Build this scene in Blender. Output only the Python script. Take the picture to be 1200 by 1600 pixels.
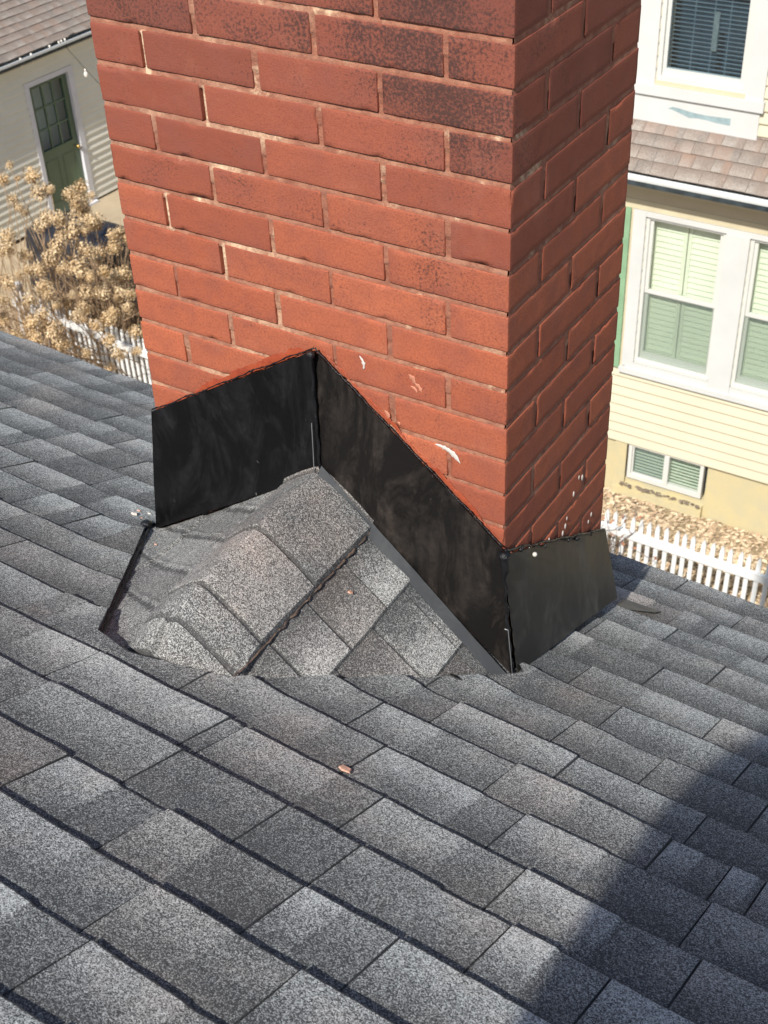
import bpy, math, random
import numpy as np
from mathutils import Matrix, Vector
for o in list(bpy.data.objects): bpy.data.objects.remove(o)
sc = bpy.context.scene
COL = sc.collection
# ---------------------------------------------------------------- camera
YAW, PITCH, ROLL = -0.5816, -0.6554, -0.0487
CAM = np.array([0.7767, -1.5404, 0.6318])
cy_, sy_, cp_, sp_ = math.cos(YAW), math.sin(YAW), math.cos(PITCH), math.sin(PITCH)
fw = np.array([sy_*cp_, cy_*cp_, sp_])
r0 = np.array([cy_, -sy_, 0.0]); u0 = np.cross(r0, fw)
rt = r0*math.cos(ROLL)+u0*math.sin(ROLL); up = -r0*math.sin(ROLL)+u0*math.cos(ROLL)
cam_d = bpy.data.cameras.new("camera"); cam = bpy.data.objects.new("camera", cam_d); COL.objects.link(cam)
cam.matrix_world = Matrix(((rt[0], up[0], -fw[0], CAM[0]), (rt[1], up[1], -fw[1], CAM[1]), (rt[2], up[2], -fw[2], CAM[2]), (0, 0, 0, 1)))
cam_d.sensor_fit = 'HORIZONTAL'; cam_d.sensor_width = 36; cam_d.lens = 36*2067.2/1200
cam_d.clip_start = .02; cam_d.clip_end = 400
cam_d.dof.use_dof = True; cam_d.dof.focus_distance = 2.05; cam_d.dof.aperture_fstop = 20
sc.camera = cam
# ---------------------------------------------------------------- light
SUN_EL, SUN_AZ_X = math.radians(45), .066          # the sun stands behind the camera
w = bpy.data.worlds.new("World"); sc.world = w; w.use_nodes = True
nt = w.node_tree; bg = nt.nodes['Background']
sky = nt.nodes.new('ShaderNodeTexSky'); sky.sky_type = 'NISHITA'; sky.sun_disc = False
sky.sun_elevation = SUN_EL
sdir = Vector((-SUN_AZ_X*math.cos(SUN_EL), math.cos(SUN_EL), -math.sin(SUN_EL))).normalized()   # travel direction
sky.sun_rotation = math.atan2(-sdir.x, -sdir.y)
nt.links.new(sky.outputs[0], bg.inputs[0]); bg.inputs[1].default_value = .10
sl = bpy.data.lights.new("sun", 'SUN'); so = bpy.data.objects.new("sun", sl); COL.objects.link(so)
sl.energy = 4.7; sl.angle = math.radians(.8); sl.color = (1, .955, .88)
so.rotation_euler = sdir.to_track_quat('-Z', 'Y').to_euler()
sc.view_settings.view_transform = 'Standard'; sc.view_settings.look = 'None'
sc.view_settings.gamma = 1; sc.view_settings.exposure = 0.30
# ---------------------------------------------------------------- helpers
rng = random.Random(7)
def vnoise(P, scale=1.0, seed=0):
    """value noise -1..1 for an (n,3) array"""
    P = np.asarray(P, float)*scale+seed*17.31
    i = np.floor(P).astype(np.int64); f = P-i; f = f*f*(3-2*f)
    def h(a, b, c):
        n = (a*374761393+b*668265263+c*2147483647+seed*974711) & 0xffffffff
        n = ((n ^ (n >> 13))*1274126177) & 0xffffffff
        n = (n ^ (n >> 16)) & 0xffff
        return n/32767.5-1
    x, y, z = i[:, 0], i[:, 1], i[:, 2]
    def lp(a, b, t): return a+(b-a)*t
    X0 = lp(h(x, y, z), h(x+1, y, z), f[:, 0]); X1 = lp(h(x, y+1, z), h(x+1, y+1, z), f[:, 0])
    X2 = lp(h(x, y, z+1), h(x+1, y, z+1), f[:, 0]); X3 = lp(h(x, y+1, z+1), h(x+1, y+1, z+1), f[:, 0])
    return lp(lp(X0, X1, f[:, 1]), lp(X2, X3, f[:, 1]), f[:, 2])
def fbm(P, scale, oct=3, seed=0):
    s = 0; a = 1
    for k in range(oct): s = s+a*vnoise(P, scale*2**k, seed+k); a *= .5
    return s/1.75
class M_:
    def __init__(s): s.v = []; s.f = []; s.c = []; s.n = 0
    def add(s, V, F, C=None):
        V = np.asarray(V, float).reshape(-1, 3); s.v.append(V)
        s.f.extend([tuple(int(i)+s.n for i in f) for f in F]); s.n += len(V)
        s.c.append(np.tile((.5, .5, .5, 1), (len(V), 1)) if C is None else (np.tile(C, (len(V), 1)) if np.ndim(C) == 1 else np.asarray(C)))
        return s
    def grid(s, V, nx, ny, C=None):
        """V is (ny*nx,3) row-major"""
        a = (np.arange(ny-1)[:, None]*nx+np.arange(nx-1)[None]).ravel()
        F = np.stack([a, a+1, a+nx+1, a+nx], 1)
        return s.add(V, F.tolist(), C)
    def box(s, x0, x1, y0, y1, z0, z1, C=None):
        x0, x1 = min(x0, x1), max(x0, x1); y0, y1 = min(y0, y1), max(y0, y1); z0, z1 = min(z0, z1), max(z0, z1)
        V = [(x, y, z) for z in (z0, z1) for y in (y0, y1) for x in (x0, x1)]
        return s.add(V, [(0, 2, 3, 1), (4, 5, 7, 6), (0, 1, 5, 4), (2, 6, 7, 3), (0, 4, 6, 2), (1, 3, 7, 5)], C)
    def tube(s, pts, r, n=8, C=None, cap=True):
        pts = [Vector(p) for p in pts]; R = r if isinstance(r, (list, tuple)) else [r]*len(pts)
        V = []
        for i, p in enumerate(pts):
            t = (pts[min(i+1, len(pts)-1)]-pts[max(i-1, 0)]).normalized()
            a = t.cross(Vector((0, 0, 1)) if abs(t.z) < .9 else Vector((1, 0, 0))).normalized(); b = t.cross(a)
            for k in range(n):
                an = 2*math.pi*k/n; V.append(p+a*math.cos(an)*R[i]+b*math.sin(an)*R[i])
        F = [(i*n+k, i*n+(k+1) % n, (i+1)*n+(k+1) % n, (i+1)*n+k) for i in range(len(pts)-1) for k in range(n)]
        if cap: F += [tuple(range(n))[::-1], tuple((len(pts)-1)*n+k for k in range(n))]
        return s.add([tuple(v) for v in V], F, C)
    def ball(s, c, r, nu=10, nv=7, C=None, sc_=(1, 1, 1)):
        V = [(c[0]+r*sc_[0]*math.cos(2*math.pi*i/nu)*math.sin(math.pi*j/nv), c[1]+r*sc_[1]*math.sin(2*math.pi*i/nu)*math.sin(math.pi*j/nv), c[2]+r*sc_[2]*math.cos(math.pi*j/nv)) for j in range(nv+1) for i in range(nu)]
        F = [(j*nu+i, (j+1)*nu+i, (j+1)*nu+(i+1) % nu, j*nu+(i+1) % nu) for j in range(nv) for i in range(nu)]
        return s.add(V, F, C)
    def build(s, name, mat, parent=None, smooth=False, attr=False):
        me = bpy.data.meshes.new(name)
        V = np.concatenate(s.v) if s.v else np.zeros((0, 3))
        me.from_pydata(V.tolist() if len(V) < 3 else V, [], s.f)
        if attr:
            A = me.color_attributes.new('tn', 'FLOAT_COLOR', 'POINT'); A.data.foreach_set('color', np.concatenate(s.c).ravel())
        me.materials.append(mat)
        if smooth: me.polygons.foreach_set('use_smooth', [True]*len(me.polygons))
        me.update()
        o = bpy.data.objects.new(name, me); COL.objects.link(o)
        if parent is not None: o.parent = parent; o.matrix_parent_inverse = parent.matrix_basis.inverted() if False else Matrix()
        return o
def shift(o):  # parts are modelled in world coordinates; things stand at the world origin or are moved afterwards
    return o
def empty(name, label, cat, group=None):
    o = bpy.data.objects.new(name, None); COL.objects.link(o); o['label'] = label; o['category'] = cat
    if group: o['group'] = group
    o.empty_display_size = .2
    return o
def tag(o, label=None, cat=None, group=None, kind=None):
    if label: o['label'] = label
    if cat: o['category'] = cat
    if group: o['group'] = group
    if kind: o['kind'] = kind
    return o
def settle(root, base):
    """put the Empty at the thing's base without moving its parts"""
    b = Vector(base); root.location = b
    for c in root.children: c.location = c.location-b
# ---- materials
def newmat(name):
    m = bpy.data.materials.new(name); m.use_nodes = True
    n = m.node_tree.nodes; return m, m.node_tree, n['Principled BSDF']
def N(t, kind, **kw):
    n = t.nodes.new('ShaderNode'+kind)
    for k, v in kw.items():
        if k.startswith('i_'):
            key = k[2:]; key = int(key) if key.isdigit() else key.replace('_', ' ')
            n.inputs[key].default_value = v
        else: setattr(n, k, v)
    return n
def L(t, a, b): t.links.new(a, b)
def math_(t, op, a, b=None, c=None, clamp=False):
    n = t.nodes.new('ShaderNodeMath'); n.operation = op; n.use_clamp = clamp
    for i, x in enumerate((a, b, c)):
        if x is None: continue
        if isinstance(x, (int, float)): n.inputs[i].default_value = x
        else: t.links.new(x, n.inputs[i])
    return n.outputs[0]
def mixc(t, fac, a, b, mode='MIX'):
    n = t.nodes.new('ShaderNodeMix'); n.data_type = 'RGBA'; n.blend_type = mode
    for s, x in ((0, fac), (6, a), (7, b)):
        if isinstance(x, (int, float)): n.inputs[s].default_value = x
        elif isinstance(x, tuple): n.inputs[s].default_value = x if len(x) == 4 else (*x, 1)
        else: t.links.new(x, n.inputs[s])
    return n.outputs[2]
def tex(t, scale, detail=3, rough=.55, kind='Noise', vec=None, **kw):
    n = t.nodes.new('ShaderNodeTex'+kind); n.inputs['Scale'].default_value = scale
    if kind == 'Noise': n.inputs['Detail'].default_value = detail; n.inputs['Roughness'].default_value = rough
    if vec is None:
        c = t.nodes.new('ShaderNodeTexCoord'); vec = c.outputs['Object']
    t.links.new(vec, n.inputs['Vector'])
    for k, v in kw.items(): setattr(n, k, v)
    return n
def ramp(t, x, stops):
    n = t.nodes.new('ShaderNodeValToRGB'); cr = n.color_ramp
    while len(cr.elements) < len(stops): cr.elements.new(.5)
    for e, (p, c) in zip(cr.elements, stops):
        e.position = p; e.color = (c, c, c, 1) if isinstance(c, (int, float)) else (*c, 1)
    t.links.new(x, n.inputs[0]); return n.outputs[0]
def bump(t, bsdf, h, strength=.3, dist=.002):
    b = t.nodes.new('ShaderNodeBump'); b.inputs['Strength'].default_value = strength; b.inputs['Distance'].default_value = dist
    t.links.new(h, b.inputs['Height']); t.links.new(b.outputs[0], bsdf.inputs['Normal'])
def plain(name, c, rough=.6, var=.12, scale=6, metal=0, bmp=0, c2=None, spec=.5):
    m, t, b = newmat(name)
    n = tex(t, scale, 5, .6)
    dark = tuple(x*(1-var*2.2) for x in c) if c2 is None else c2
    col = mixc(t, ramp(t, n.outputs[0], [(.35, 0.0), (.65, 1.0)]), dark, c)
    L(t, col, b.inputs['Base Color']); b.inputs['Roughness'].default_value = rough; b.inputs['Metallic'].default_value = metal
    b.inputs['Specular IOR Level'].default_value = spec
    if bmp: bump(t, b, tex(t, scale*12, 4).outputs[0], bmp, .003)
    return m
# roof shingles with ceramic granules; tn = (tone, position in the exposure, brownness)
def shingle_mat(name, gran, dark, light, warm, bstr=.5):
    m, t, b = newmat(name)
    at = N(t, 'Attribute', attribute_name='tn'); sp = N(t, 'SeparateColor'); L(t, at.outputs['Color'], sp.inputs[0])
    tone, vf, brn = sp.outputs[0], sp.outputs[1], sp.outputs[2]
    vo = tex(t, gran, kind='Voronoi'); vs = N(t, 'SeparateColor'); L(t, vo.outputs['Color'], vs.inputs[0])
    vo2 = tex(t, gran*.47, kind='Voronoi'); vs2 = N(t, 'SeparateColor'); L(t, vo2.outputs['Color'], vs2.inputs[0])
    g = math_(t, 'ADD', math_(t, 'MULTIPLY', vs.outputs[0], .80), math_(t, 'MULTIPLY', vs2.outputs[1], .20))
    lf = tex(t, 9, 4, .6).outputs[0]; lf2 = tex(t, 55, 3, .6).outputs[0]
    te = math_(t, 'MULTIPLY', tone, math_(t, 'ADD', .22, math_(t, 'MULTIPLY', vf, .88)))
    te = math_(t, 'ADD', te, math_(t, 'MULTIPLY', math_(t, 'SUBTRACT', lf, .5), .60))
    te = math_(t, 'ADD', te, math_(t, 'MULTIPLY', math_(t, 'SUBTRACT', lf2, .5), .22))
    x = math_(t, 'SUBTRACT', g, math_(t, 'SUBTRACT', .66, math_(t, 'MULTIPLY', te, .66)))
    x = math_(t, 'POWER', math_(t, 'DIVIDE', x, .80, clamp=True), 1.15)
    wn = ramp(t, tex(t, 4.5, 4, .65).outputs[0], [(.5, 0.0), (.72, 1.0)])
    wf = math_(t, 'MULTIPLY', math_(t, 'ADD', brn, math_(t, 'MULTIPLY', wn, .5)), 1.0, clamp=True)
    lc = mixc(t, wf, light, warm)
    lc = mixc(t, math_(t, 'MULTIPLY', vs.outputs[1], .35), lc, (.62, .62, .60))
    dk = mixc(t, wf, dark, tuple(v*1.2 for v in (dark[0]*1.25, dark[1], dark[2]*.85)))
    L(t, mixc(t, x, dk, lc), b.inputs['Base Color']); b.inputs['Roughness'].default_value = .88
    b.inputs['Specular IOR Level'].default_value = .35
    hd = math_(t, 'SUBTRACT', 1.0, vo.outputs['Distance'])
    bump(t, b, math_(t, 'ADD', hd, math_(t, 'MULTIPLY', vs.outputs[2], .9)), bstr, .0012)
    return m
MS = shingle_mat('granule shingle', 780, (.054, .057, .060), (.69, .73, .715), (.66, .54, .47), .35)
MS_TAN = shingle_mat('tan shingle', 420, (.17, .14, .12), (.43, .385, .33), (.33, .265, .23), .2)
M_EDGE = plain('asphalt edge', (.022, .022, .026), .9, .3, 60)
def brick_mat():
    m, t, b = newmat('red brick')
    at = N(t, 'Attribute', attribute_name='tn'); sp = N(t, 'SeparateColor'); L(t, at.outputs['Color'], sp.inputs[0])
    rnd, soot, hi = sp.outputs[0], sp.outputs[1], sp.outputs[2]
    n1 = tex(t, 16, 5, .62).outputs[0]; n2 = tex(t, 260, 3, .6).outputs[0]; n3 = tex(t, 5, 3).outputs[0]
    top = mixc(t, rnd, (.150, .046, .032), (.285, .081, .050))
    low = mixc(t, rnd, (.35, .094, .048), (.49, .142, .068))
    c = mixc(t, hi, low, top)
    c = mixc(t, math_(t, 'MULTIPLY', ramp(t, n1, [(.42, 0.0), (.70, 1.0)]), .5), c, (.23, .078, .060))
    c = mixc(t, math_(t, 'MULTIPLY', ramp(t, n2, [(.45, 0.0), (.62, 1.0)]), .42), c, (.23, .055, .036))
    # pale bloom on some bricks
    c = mixc(t, math_(t, 'MULTIPLY', ramp(t, tex(t, 7, 5, .7).outputs[0], [(.55, 0.0), (.75, 1.0)]), .18), c, (.50, .22, .14))
    pit = tex(t, 330, kind='Voronoi').outputs['Distance']
    c = mixc(t, math_(t, 'MULTIPLY', ramp(t, pit, [(.10, 1.0), (.22, 0.0)]), .45), c, (.13, .040, .028))
    # soot: dark flecks that crowd together
    fl = tex(t, 210, 3, .6).outputs[0]; lump = tex(t, 11, 4, .6).outputs[0]
    k = math_(t, 'ADD', math_(t, 'MULTIPLY', fl, 1.1), math_(t, 'MULTIPLY', lump, .6))
    k = math_(t, 'ADD', k, math_(t, 'MULTIPLY', soot, .34))
    k = ramp(t, math_(t, 'MULTIPLY', k, .5), [(.50, 0.0), (.62, 1.0)])
    c = mixc(t, math_(t, 'MULTIPLY', soot, .38), c, (.14, .06, .045))
    c = mixc(t, math_(t, 'MULTIPLY', k, .86), c, (.055, .030, .026))
    L(t, c, b.inputs['Base Color']); b.inputs['Roughness'].default_value = .82; b.inputs['Specular IOR Level'].default_value = .3
    h = math_(t, 'ADD', math_(t, 'MULTIPLY', tex(t, 420, 3, .7).outputs[0], .7), math_(t, 'MULTIPLY', tex(t, 45, 4, .6).outputs[0], 1.0))
    bump(t, b, h, .62, .0018)
    return m
MB = brick_mat()
def mortar_mat():
    m, t, b = newmat('mortar')
    n1 = tex(t, 9, 5, .7).outputs[0]; n2 = tex(t, 170, 4, .7).outputs[0]; n3 = tex(t, 32, 4, .7).outputs[0]
    at = N(t, 'Attribute', attribute_name='tn'); sp = N(t, 'SeparateColor'); L(t, at.outputs['Color'], sp.inputs[0])
    c = mixc(t, ramp(t, n3, [(.38, 0.0), (.62, 1.0)]), (.25, .090, .054), (.35, .142, .086))
    pale = math_(t, 'MAXIMUM', ramp(t, n1, [(.59, 0.0), (.68, 1.0)]), sp.outputs[0])
    pale = math_(t, 'MULTIPLY', pale, ramp(t, n3, [(.36, .15), (.60, 1.0)]))
    c = mixc(t, pale, c, (.74, .54, .35))
    c = mixc(t, math_(t, 'MULTIPLY', ramp(t, n2, [(.52, 0.0), (.66, 1.0)]), .55), c, (.22, .11, .08))
    L(t, c, b.inputs['Base Color']); b.inputs['Roughness'].default_value = .95
    bump(t, b, n2, .8, .003)
    return m
MM = mortar_mat()
def flash_mat(name, base, smudge, amt, rough=.36, sc=9):
    m, t, b = newmat(name)
    co = N(t, 'TexCoord'); mp = N(t, 'Mapping'); mp.inputs['Scale'].default_value = (1, 1, .45); L(t, co.outputs['Object'], mp.inputs[0])
    n0 = tex(t, sc, 6, .7, vec=mp.outputs[0]); n0.inputs['Distortion'].default_value = 1.8
    n = n0.outputs[0]; n2 = tex(t, sc*6, 5, .75).outputs[0]
    s = math_(t, 'MULTIPLY', ramp(t, n, [(.46, 0.0), (.74, 1.0)]), ramp(t, n2, [(.3, .25), (.7, 1.0)]))
    c = mixc(t, math_(t, 'MULTIPLY', s, amt), base, smudge)
    w1 = tex(t, 34, 3, .5, vec=mp.outputs[0]); w1.inputs['Distortion'].default_value = 3
    sc1 = ramp(t, w1.outputs[0], [(.75, 0.0), (.78, 1.0)])
    c = mixc(t, math_(t, 'MULTIPLY', sc1, .5), c, (.22, .20, .19))
    L(t, c, b.inputs['Base Color'])
    L(t, math_(t, 'ADD', rough, math_(t, 'MULTIPLY', s, .3)), b.inputs['Roughness'])
    b.inputs['Specular IOR Level'].default_value = .32
    bump(t, b, tex(t, 5, 3).outputs[0], .35, .02)
    return m
MF_L = flash_mat('black coated metal', (.0030, .0028, .0032), (.05, .05, .055), .38)
MF_R = flash_mat('smudged black metal', (.0075, .0065, .006), (.085, .066, .055), .7, .42)
MF_S = flash_mat('dull grey metal', (.026, .026, .024), (.17, .16, .14), .9, .46, 8)
MF_G = flash_mat('grey bent metal', (.050, .053, .056), (.11, .11, .11), .6, .42)
M_SEAL = plain('black sealant', (.010, .010, .012), .32, .3, 40, bmp=.6)
M_REDSEAL = plain('red paint', (.38, .075, .028), .55, .2, 30, c2=(.27, .045, .018), bmp=.4)
M_WHITE = plain('white caulk', (.62, .57, .52), .6, .05, 30)
M_CHIP = plain('orange brick chip', (.70, .40, .29), .9, .2, 90)
M_SID = plain('cream siding', (.62, .565, .42), .5, .02, 2)
M_SID2 = plain('beige siding', (.82, .79, .68), .55, .03, 2)
M_TRIM = plain('white trim', (.60, .605, .59), .45, .03, 3)
M_VINYL = plain('white vinyl', (.62, .62, .585), .35, .02, 3)
M_BEIGE = plain('cream trim', (.60, .53, .37), .5, .05, 5)
M_STUCCO = plain('yellow stucco', (.55, .47, .27), .9, .07, 5, c2=(.49, .44, .29), bmp=.4)
M_GREEN = plain('green shutter paint', (.24, .40, .24), .5, .08, 5)
M_DOOR = plain('dark green door paint', (.12, .175, .11), .4, .06, 4)
M_SHUT = plain('pale green louvre', (.76, .80, .68), .5, .03, 4)
M_BLIND = plain('grey blind', (.24, .27, .29), .5, .05, 8)
M_ROOM = plain('dark room', (.05, .08, .105), .9, .1, 3)
M_ROOMG = plain('green grey room', (.24, .27, .24), .9, .1, 3)
M_ROOMB = plain('brown room', (.045, .022, .016), .9, .4, 3, c2=(.01, .008, .008))
M_GUT = plain('white gutter metal', (.78, .80, .80), .3, .03, 4)
M_GUTIN = plain('dark gutter inside', (.045, .06, .07), .45, .3, 12)
M_SOFF = plain('tan soffit', (.50, .43, .31), .6, .04, 4)
M_BRASS = plain('brass', (.65, .45, .16), .3, .1, 20, metal=.9)
M_BULB = plain('clear bulb glass', (.85, .80, .72), .12, .1, 20)
M_WIRE = plain('dark wire', (.05, .045, .03), .6, .1, 20)
M_TARP = plain('black vinyl cover', (.012, .013, .017), .38, .3, 8, bmp=.5, c2=(.03, .033, .042))
M_STEM = plain('dry stem', (.44, .30, .18), .9, .25, 20)
M_STEM2 = plain('grey twig', (.26, .20, .17), .9, .25, 20)
def flower_mat():
    m, t, b = newmat('dried petals')
    at = N(t, 'Attribute', attribute_name='tn'); sp = N(t, 'SeparateColor'); L(t, at.outputs['Color'], sp.inputs[0])
    oi = N(t, 'ObjectInfo')
    c = mixc(t, sp.outputs[0], (.34, .22, .11), (.82, .64, .40))
    c = mixc(t, math_(t, 'MULTIPLY', oi.outputs['Random'], .55), c, (.66, .42, .17), 'MIX')
    c = mixc(t, .35, c, mixc(t, sp.outputs[1], (.36, .24, .13), (.84, .72, .52)))
    L(t, c, b.inputs['Base Color']); b.inputs['Roughness'].default_value = .9
    b.inputs['Specular IOR Level'].default_value = .15
    return m
M_FLOW = flower_mat()
def leaf_mat():
    m, t, b = newmat('fallen leaf')
    at = N(t, 'Attribute', attribute_name='tn'); sp = N(t, 'SeparateColor'); L(t, at.outputs['Color'], sp.inputs[0])
    c = mixc(t, sp.outputs[0], (.40, .29, .18), (.76, .64, .45))
    c = mixc(t, math_(t, 'MULTIPLY', sp.outputs[1], .3), c, (.58, .36, .25))
    L(t, c, b.inputs['Base Color']); b.inputs['Roughness'].default_value = .8
    return m
M_LEAF = leaf_mat()
def glass_mat(name, tint, refl=.10, alpha=.0):
    m = bpy.data.materials.new(name); m.use_nodes = True; t = m.node_tree; t.nodes.remove(t.nodes['Principled BSDF'])
    out = t.nodes['Material Output']; tr = N(t, 'BsdfTransparent'); tr.inputs[0].default_value = (*tint, 1)
    gl = N(t, 'BsdfGlossy'); gl.inputs['Roughness'].default_value = .02
    mx = N(t, 'MixShader'); mx.inputs[0].default_value = refl
    L(t, tr.outputs[0], mx.inputs[1]); L(t, gl.outputs[0], mx.inputs[2]); last = mx.outputs[0]
    if alpha:
        df = N(t, 'BsdfDiffuse'); df.inputs[0].default_value = (.30, .36, .34, 1)
        m2 = N(t, 'MixShader'); m2.inputs[0].default_value = alpha; L(t, last, m2.inputs[1]); L(t, df.outputs[0], m2.inputs[2]); last = m2.outputs[0]
    L(t, last, out.inputs[0]); return m
M_GLASS = glass_mat('window glass', (.96, .98, .955), .07)
M_GLASSD = glass_mat('darker window glass', (.80, .88, .92), .04)
M_SCREEN = glass_mat('insect screen', (.93, .95, .93), .015, .13)

# ================================================================ OUR HOUSE ROOF
PSI, TH = .0408, .4392
CD = np.array([math.cos(PSI), -math.sin(PSI), 0]); DD = np.array([math.sin(PSI)*math.cos(TH), math.cos(PSI)*math.cos(TH), -math.sin(TH)])
NN = np.array([math.sin(PSI)*math.sin(TH), math.cos(PSI)*math.sin(TH), math.cos(TH)])
P0 = np.array([0, 0, -1.045])
def RF(u, v, h=0.0):
    u = np.asarray(u, float); v = np.asarray(v, float); h = np.asarray(h, float)
    return P0+u[..., None]*CD+v[..., None]*DD+h[..., None]*NN
house = empty('shingled_house', 'house whose dark grey shingle roof and red brick chimney fill the foreground', 'house')
BUTT = [-.236-.1275*k for k in range(22, 0, -1)]
BUTT = [b for b in BUTT if b < -1.2] + [-1.130, -1.003, -.869, -.738, -.607, -.474, -.351, -.236, -.105, .016, .147, .280, .410, .532, .655, .780, .897]
# joints read off the photograph, by the course's lower edge
KNOWN = {-1.130: [.084], -1.003: [.061, .268], -.869: [-.038, .178, .312], -.738: [-.378, -.124, .056, .174], -.607: [-.407, -.147, -.117, .126, .59],
         -.474: [-.612, -.53, .044, .282, .557], -.351: [-.838, -.595, -.036, .205, .458, .547, .597], -.236: [-.95, -.67, .04, .258, .473], -.105: [-.885, -.79, .199, .356, .53],
         .016: [-1.203, -.955, .229, .464], .147: [-1.047, -.84, .117, .37], .280: [-1.106, -.9, .21, .48], .410: [-1.25, -.98, .033, .292], .532: [-.06, .15, .40],
         .655: [.119, .20, .33], .780: [-.04, .22], .897: [.046, .27]}
HOLE = np.array([(-.800, -.062), (-.462, -.557), (-.385, -.566), (-.300, -.537), (-.231, -.506), (.055, -.028), (.012, .03), (-.01, .1), (-.73, .1), (-.752, .02)])
def inpoly(x, y, poly):
    r = np.zeros(np.shape(x), bool); j = len(poly)-1
    for i in range(len(poly)):
        xi, yi = poly[i]; xj, yj = poly[j]
        with np.errstate(divide='ignore', invalid='ignore'):
            r ^= ((yi > y) != (yj > y)) & (x < (xj-xi)*(y-yi)/(yj-yi+1e-12)+xi)
        j = i
    return r
def segdist(x, y, a, b):
    ax, ay = a; bx, by = b; dx, dy = bx-ax, by-ay
    t = np.clip(((x-ax)*dx+(y-ay)*dy)/(dx*dx+dy*dy), 0, 1)
    return np.hypot(x-ax-t*dx, y-ay-t*dy)
def course_strip(mb, FR, v0, v1, ulo, uhi, joints, seed, brs=None, step=.0055, tmin=.0065, tmax=.0120, hole=None, lift=None, over=.012, minseg=.13, maxseg=.30):
    rr = random.Random(seed)
    js = sorted(j for j in joints)
    # fill beyond the known joints
    allj = list(js)
    lo = min(js) if js else rr.uniform(-.1, .1); hi = max(js) if js else lo
    if not js: allj = [lo]
    x = lo
    while x > ulo: x -= rr.uniform(minseg, maxseg); allj.append(x)
    x = hi
    while x < uhi: x += rr.uniform(minseg, maxseg); allj.append(x)
    allj.sort()
    # fill wide gaps between known ones
    gaps = []
    for a, b in zip(allj, allj[1:]):
        if b-a > .42:
            n = int(round((b-a)/.27))
            for k in range(1, n): gaps.append(a+(b-a)*k/n+rr.uniform(-.03, .03))
    allj = sorted(allj+gaps)
    # within each tab: a light part and a darker part
    seg = []
    for a, b in zip(allj, allj[1:]):
        w_ = b-a; t = rr.uniform(tmin, tmax)
        c = a+w_*rr.choice((1, .62, .70, .55, .45))
        l1 = rr.uniform(.60, .86); l2 = rr.uniform(.38, .58)
        if rr.random() < .15: l1, l2 = l2, l1
        bn = max(0, rr.gauss(.02, .14)) if brs is None else rr.choice(brs)
        seg.append((a, c, l1, t, bn)); 
        if c < b-.01: seg.append((c, b, l2, t-rr.uniform(.0, .003), bn*.5 if brs is None else rr.choice(brs)))
    us = list(np.arange(ulo, uhi, step)); 
    for j in allj: us += [j-.0019, j-.0008, j+.0008, j+.0019]
    us = np.array(sorted(u for u in us if ulo <= u <= uhi)); nu = len(us)
    tone = np.full(nu, .5); th = np.full(nu, .005); br = np.zeros(nu)
    for a, c, tn, t, bn in seg:
        m = (us >= a) & (us < c+1e-6); tone[m] = tn; th[m] = t; br[m] = bn
    jd = np.min(np.abs(us[:, None]-np.array(allj)[None]), 1); cut = jd < .0009
    pj = np.stack([us*1, np.full(nu, v1*3.3), np.full(nu, seed*.37)], 1)
    vj = vnoise(pj, 120, 3)*.0009+vnoise(pj, 35, 4)*.0012+vnoise(pj, 6, 5)*.0030+np.interp(us, sorted(allj), [rr.uniform(-.0016, .0016) for _ in allj])
    tw = vnoise(pj, 7, 9)*.0014+vnoise(pj, 22, 10)*.0008
    fr = np.array([0, .25, .5, .75, .96, .980, 1.0]); rows = []; cols = []
    for k, f in enumerate(fr):
        vv = (v0-over)*(1-f)+v1*f+vj*f
        h = .0009+(th+tw-.0009)*f**1.2
        if f == 0: h = np.full(nu, -.002)
        if k == len(fr)-1: h = h-.0005
        h = np.where(cut, h-.0035*min(1, f*2+.2), h)
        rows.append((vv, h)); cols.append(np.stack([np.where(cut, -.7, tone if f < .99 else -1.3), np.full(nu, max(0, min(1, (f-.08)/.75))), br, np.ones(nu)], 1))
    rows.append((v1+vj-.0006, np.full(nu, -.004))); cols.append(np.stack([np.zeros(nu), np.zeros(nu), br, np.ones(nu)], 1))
    VV = np.array([r[0] for r in rows]); HH = np.array([r[1] for r in rows]); UU = np.tile(us, (len(rows), 1))
    pl = np.stack([UU.ravel(), VV.ravel(), np.zeros(UU.size)], 1)
    HH = HH+(vnoise(pl, 2.6, 21)*.0030).reshape(HH.shape)
    if lift is not None: HH = HH+lift(UU, VV)
    P = FR(UU, VV, HH).reshape(-1, 3)
    ny, nx = VV.shape
    a = (np.arange(ny-1)[:, None]*nx+np.arange(nx-1)[None]).ravel()
    F = np.stack([a, a+1, a+nx+1, a+nx], 1)
    if hole is not None:
        cu = UU.ravel()[F].mean(1); cv = VV.ravel()[F].mean(1)
        F = F[~inpoly(cu, cv, np.mean(hole, 0)+(hole-np.mean(hole, 0))*.9)]
    mb.add(P, F[:, ::-1].tolist(), np.concatenate(cols))
def lift_fn(U, V):
    # shingle ends stand a little proud along the left valley cut, and droop to it elsewhere
    d = segdist(U, V, HOLE[0], HOLE[1]); e = .0065*np.exp(-(d/.05)**2)
    d2 = np.minimum(np.minimum(segdist(U, V, HOLE[4], HOLE[5]), segdist(U, V, HOLE[1], HOLE[2])), np.minimum(segdist(U, V, HOLE[2], HOLE[3]), segdist(U, V, HOLE[3], HOLE[4])))
    return e+.007*np.exp(-(d2/.04)**2)
ULO, UHI = -3.3, 2.0
def snap_hole(mb_pts_uv): pass
roof_mb = M_()
prev = BUTT[0]-.1275
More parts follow.
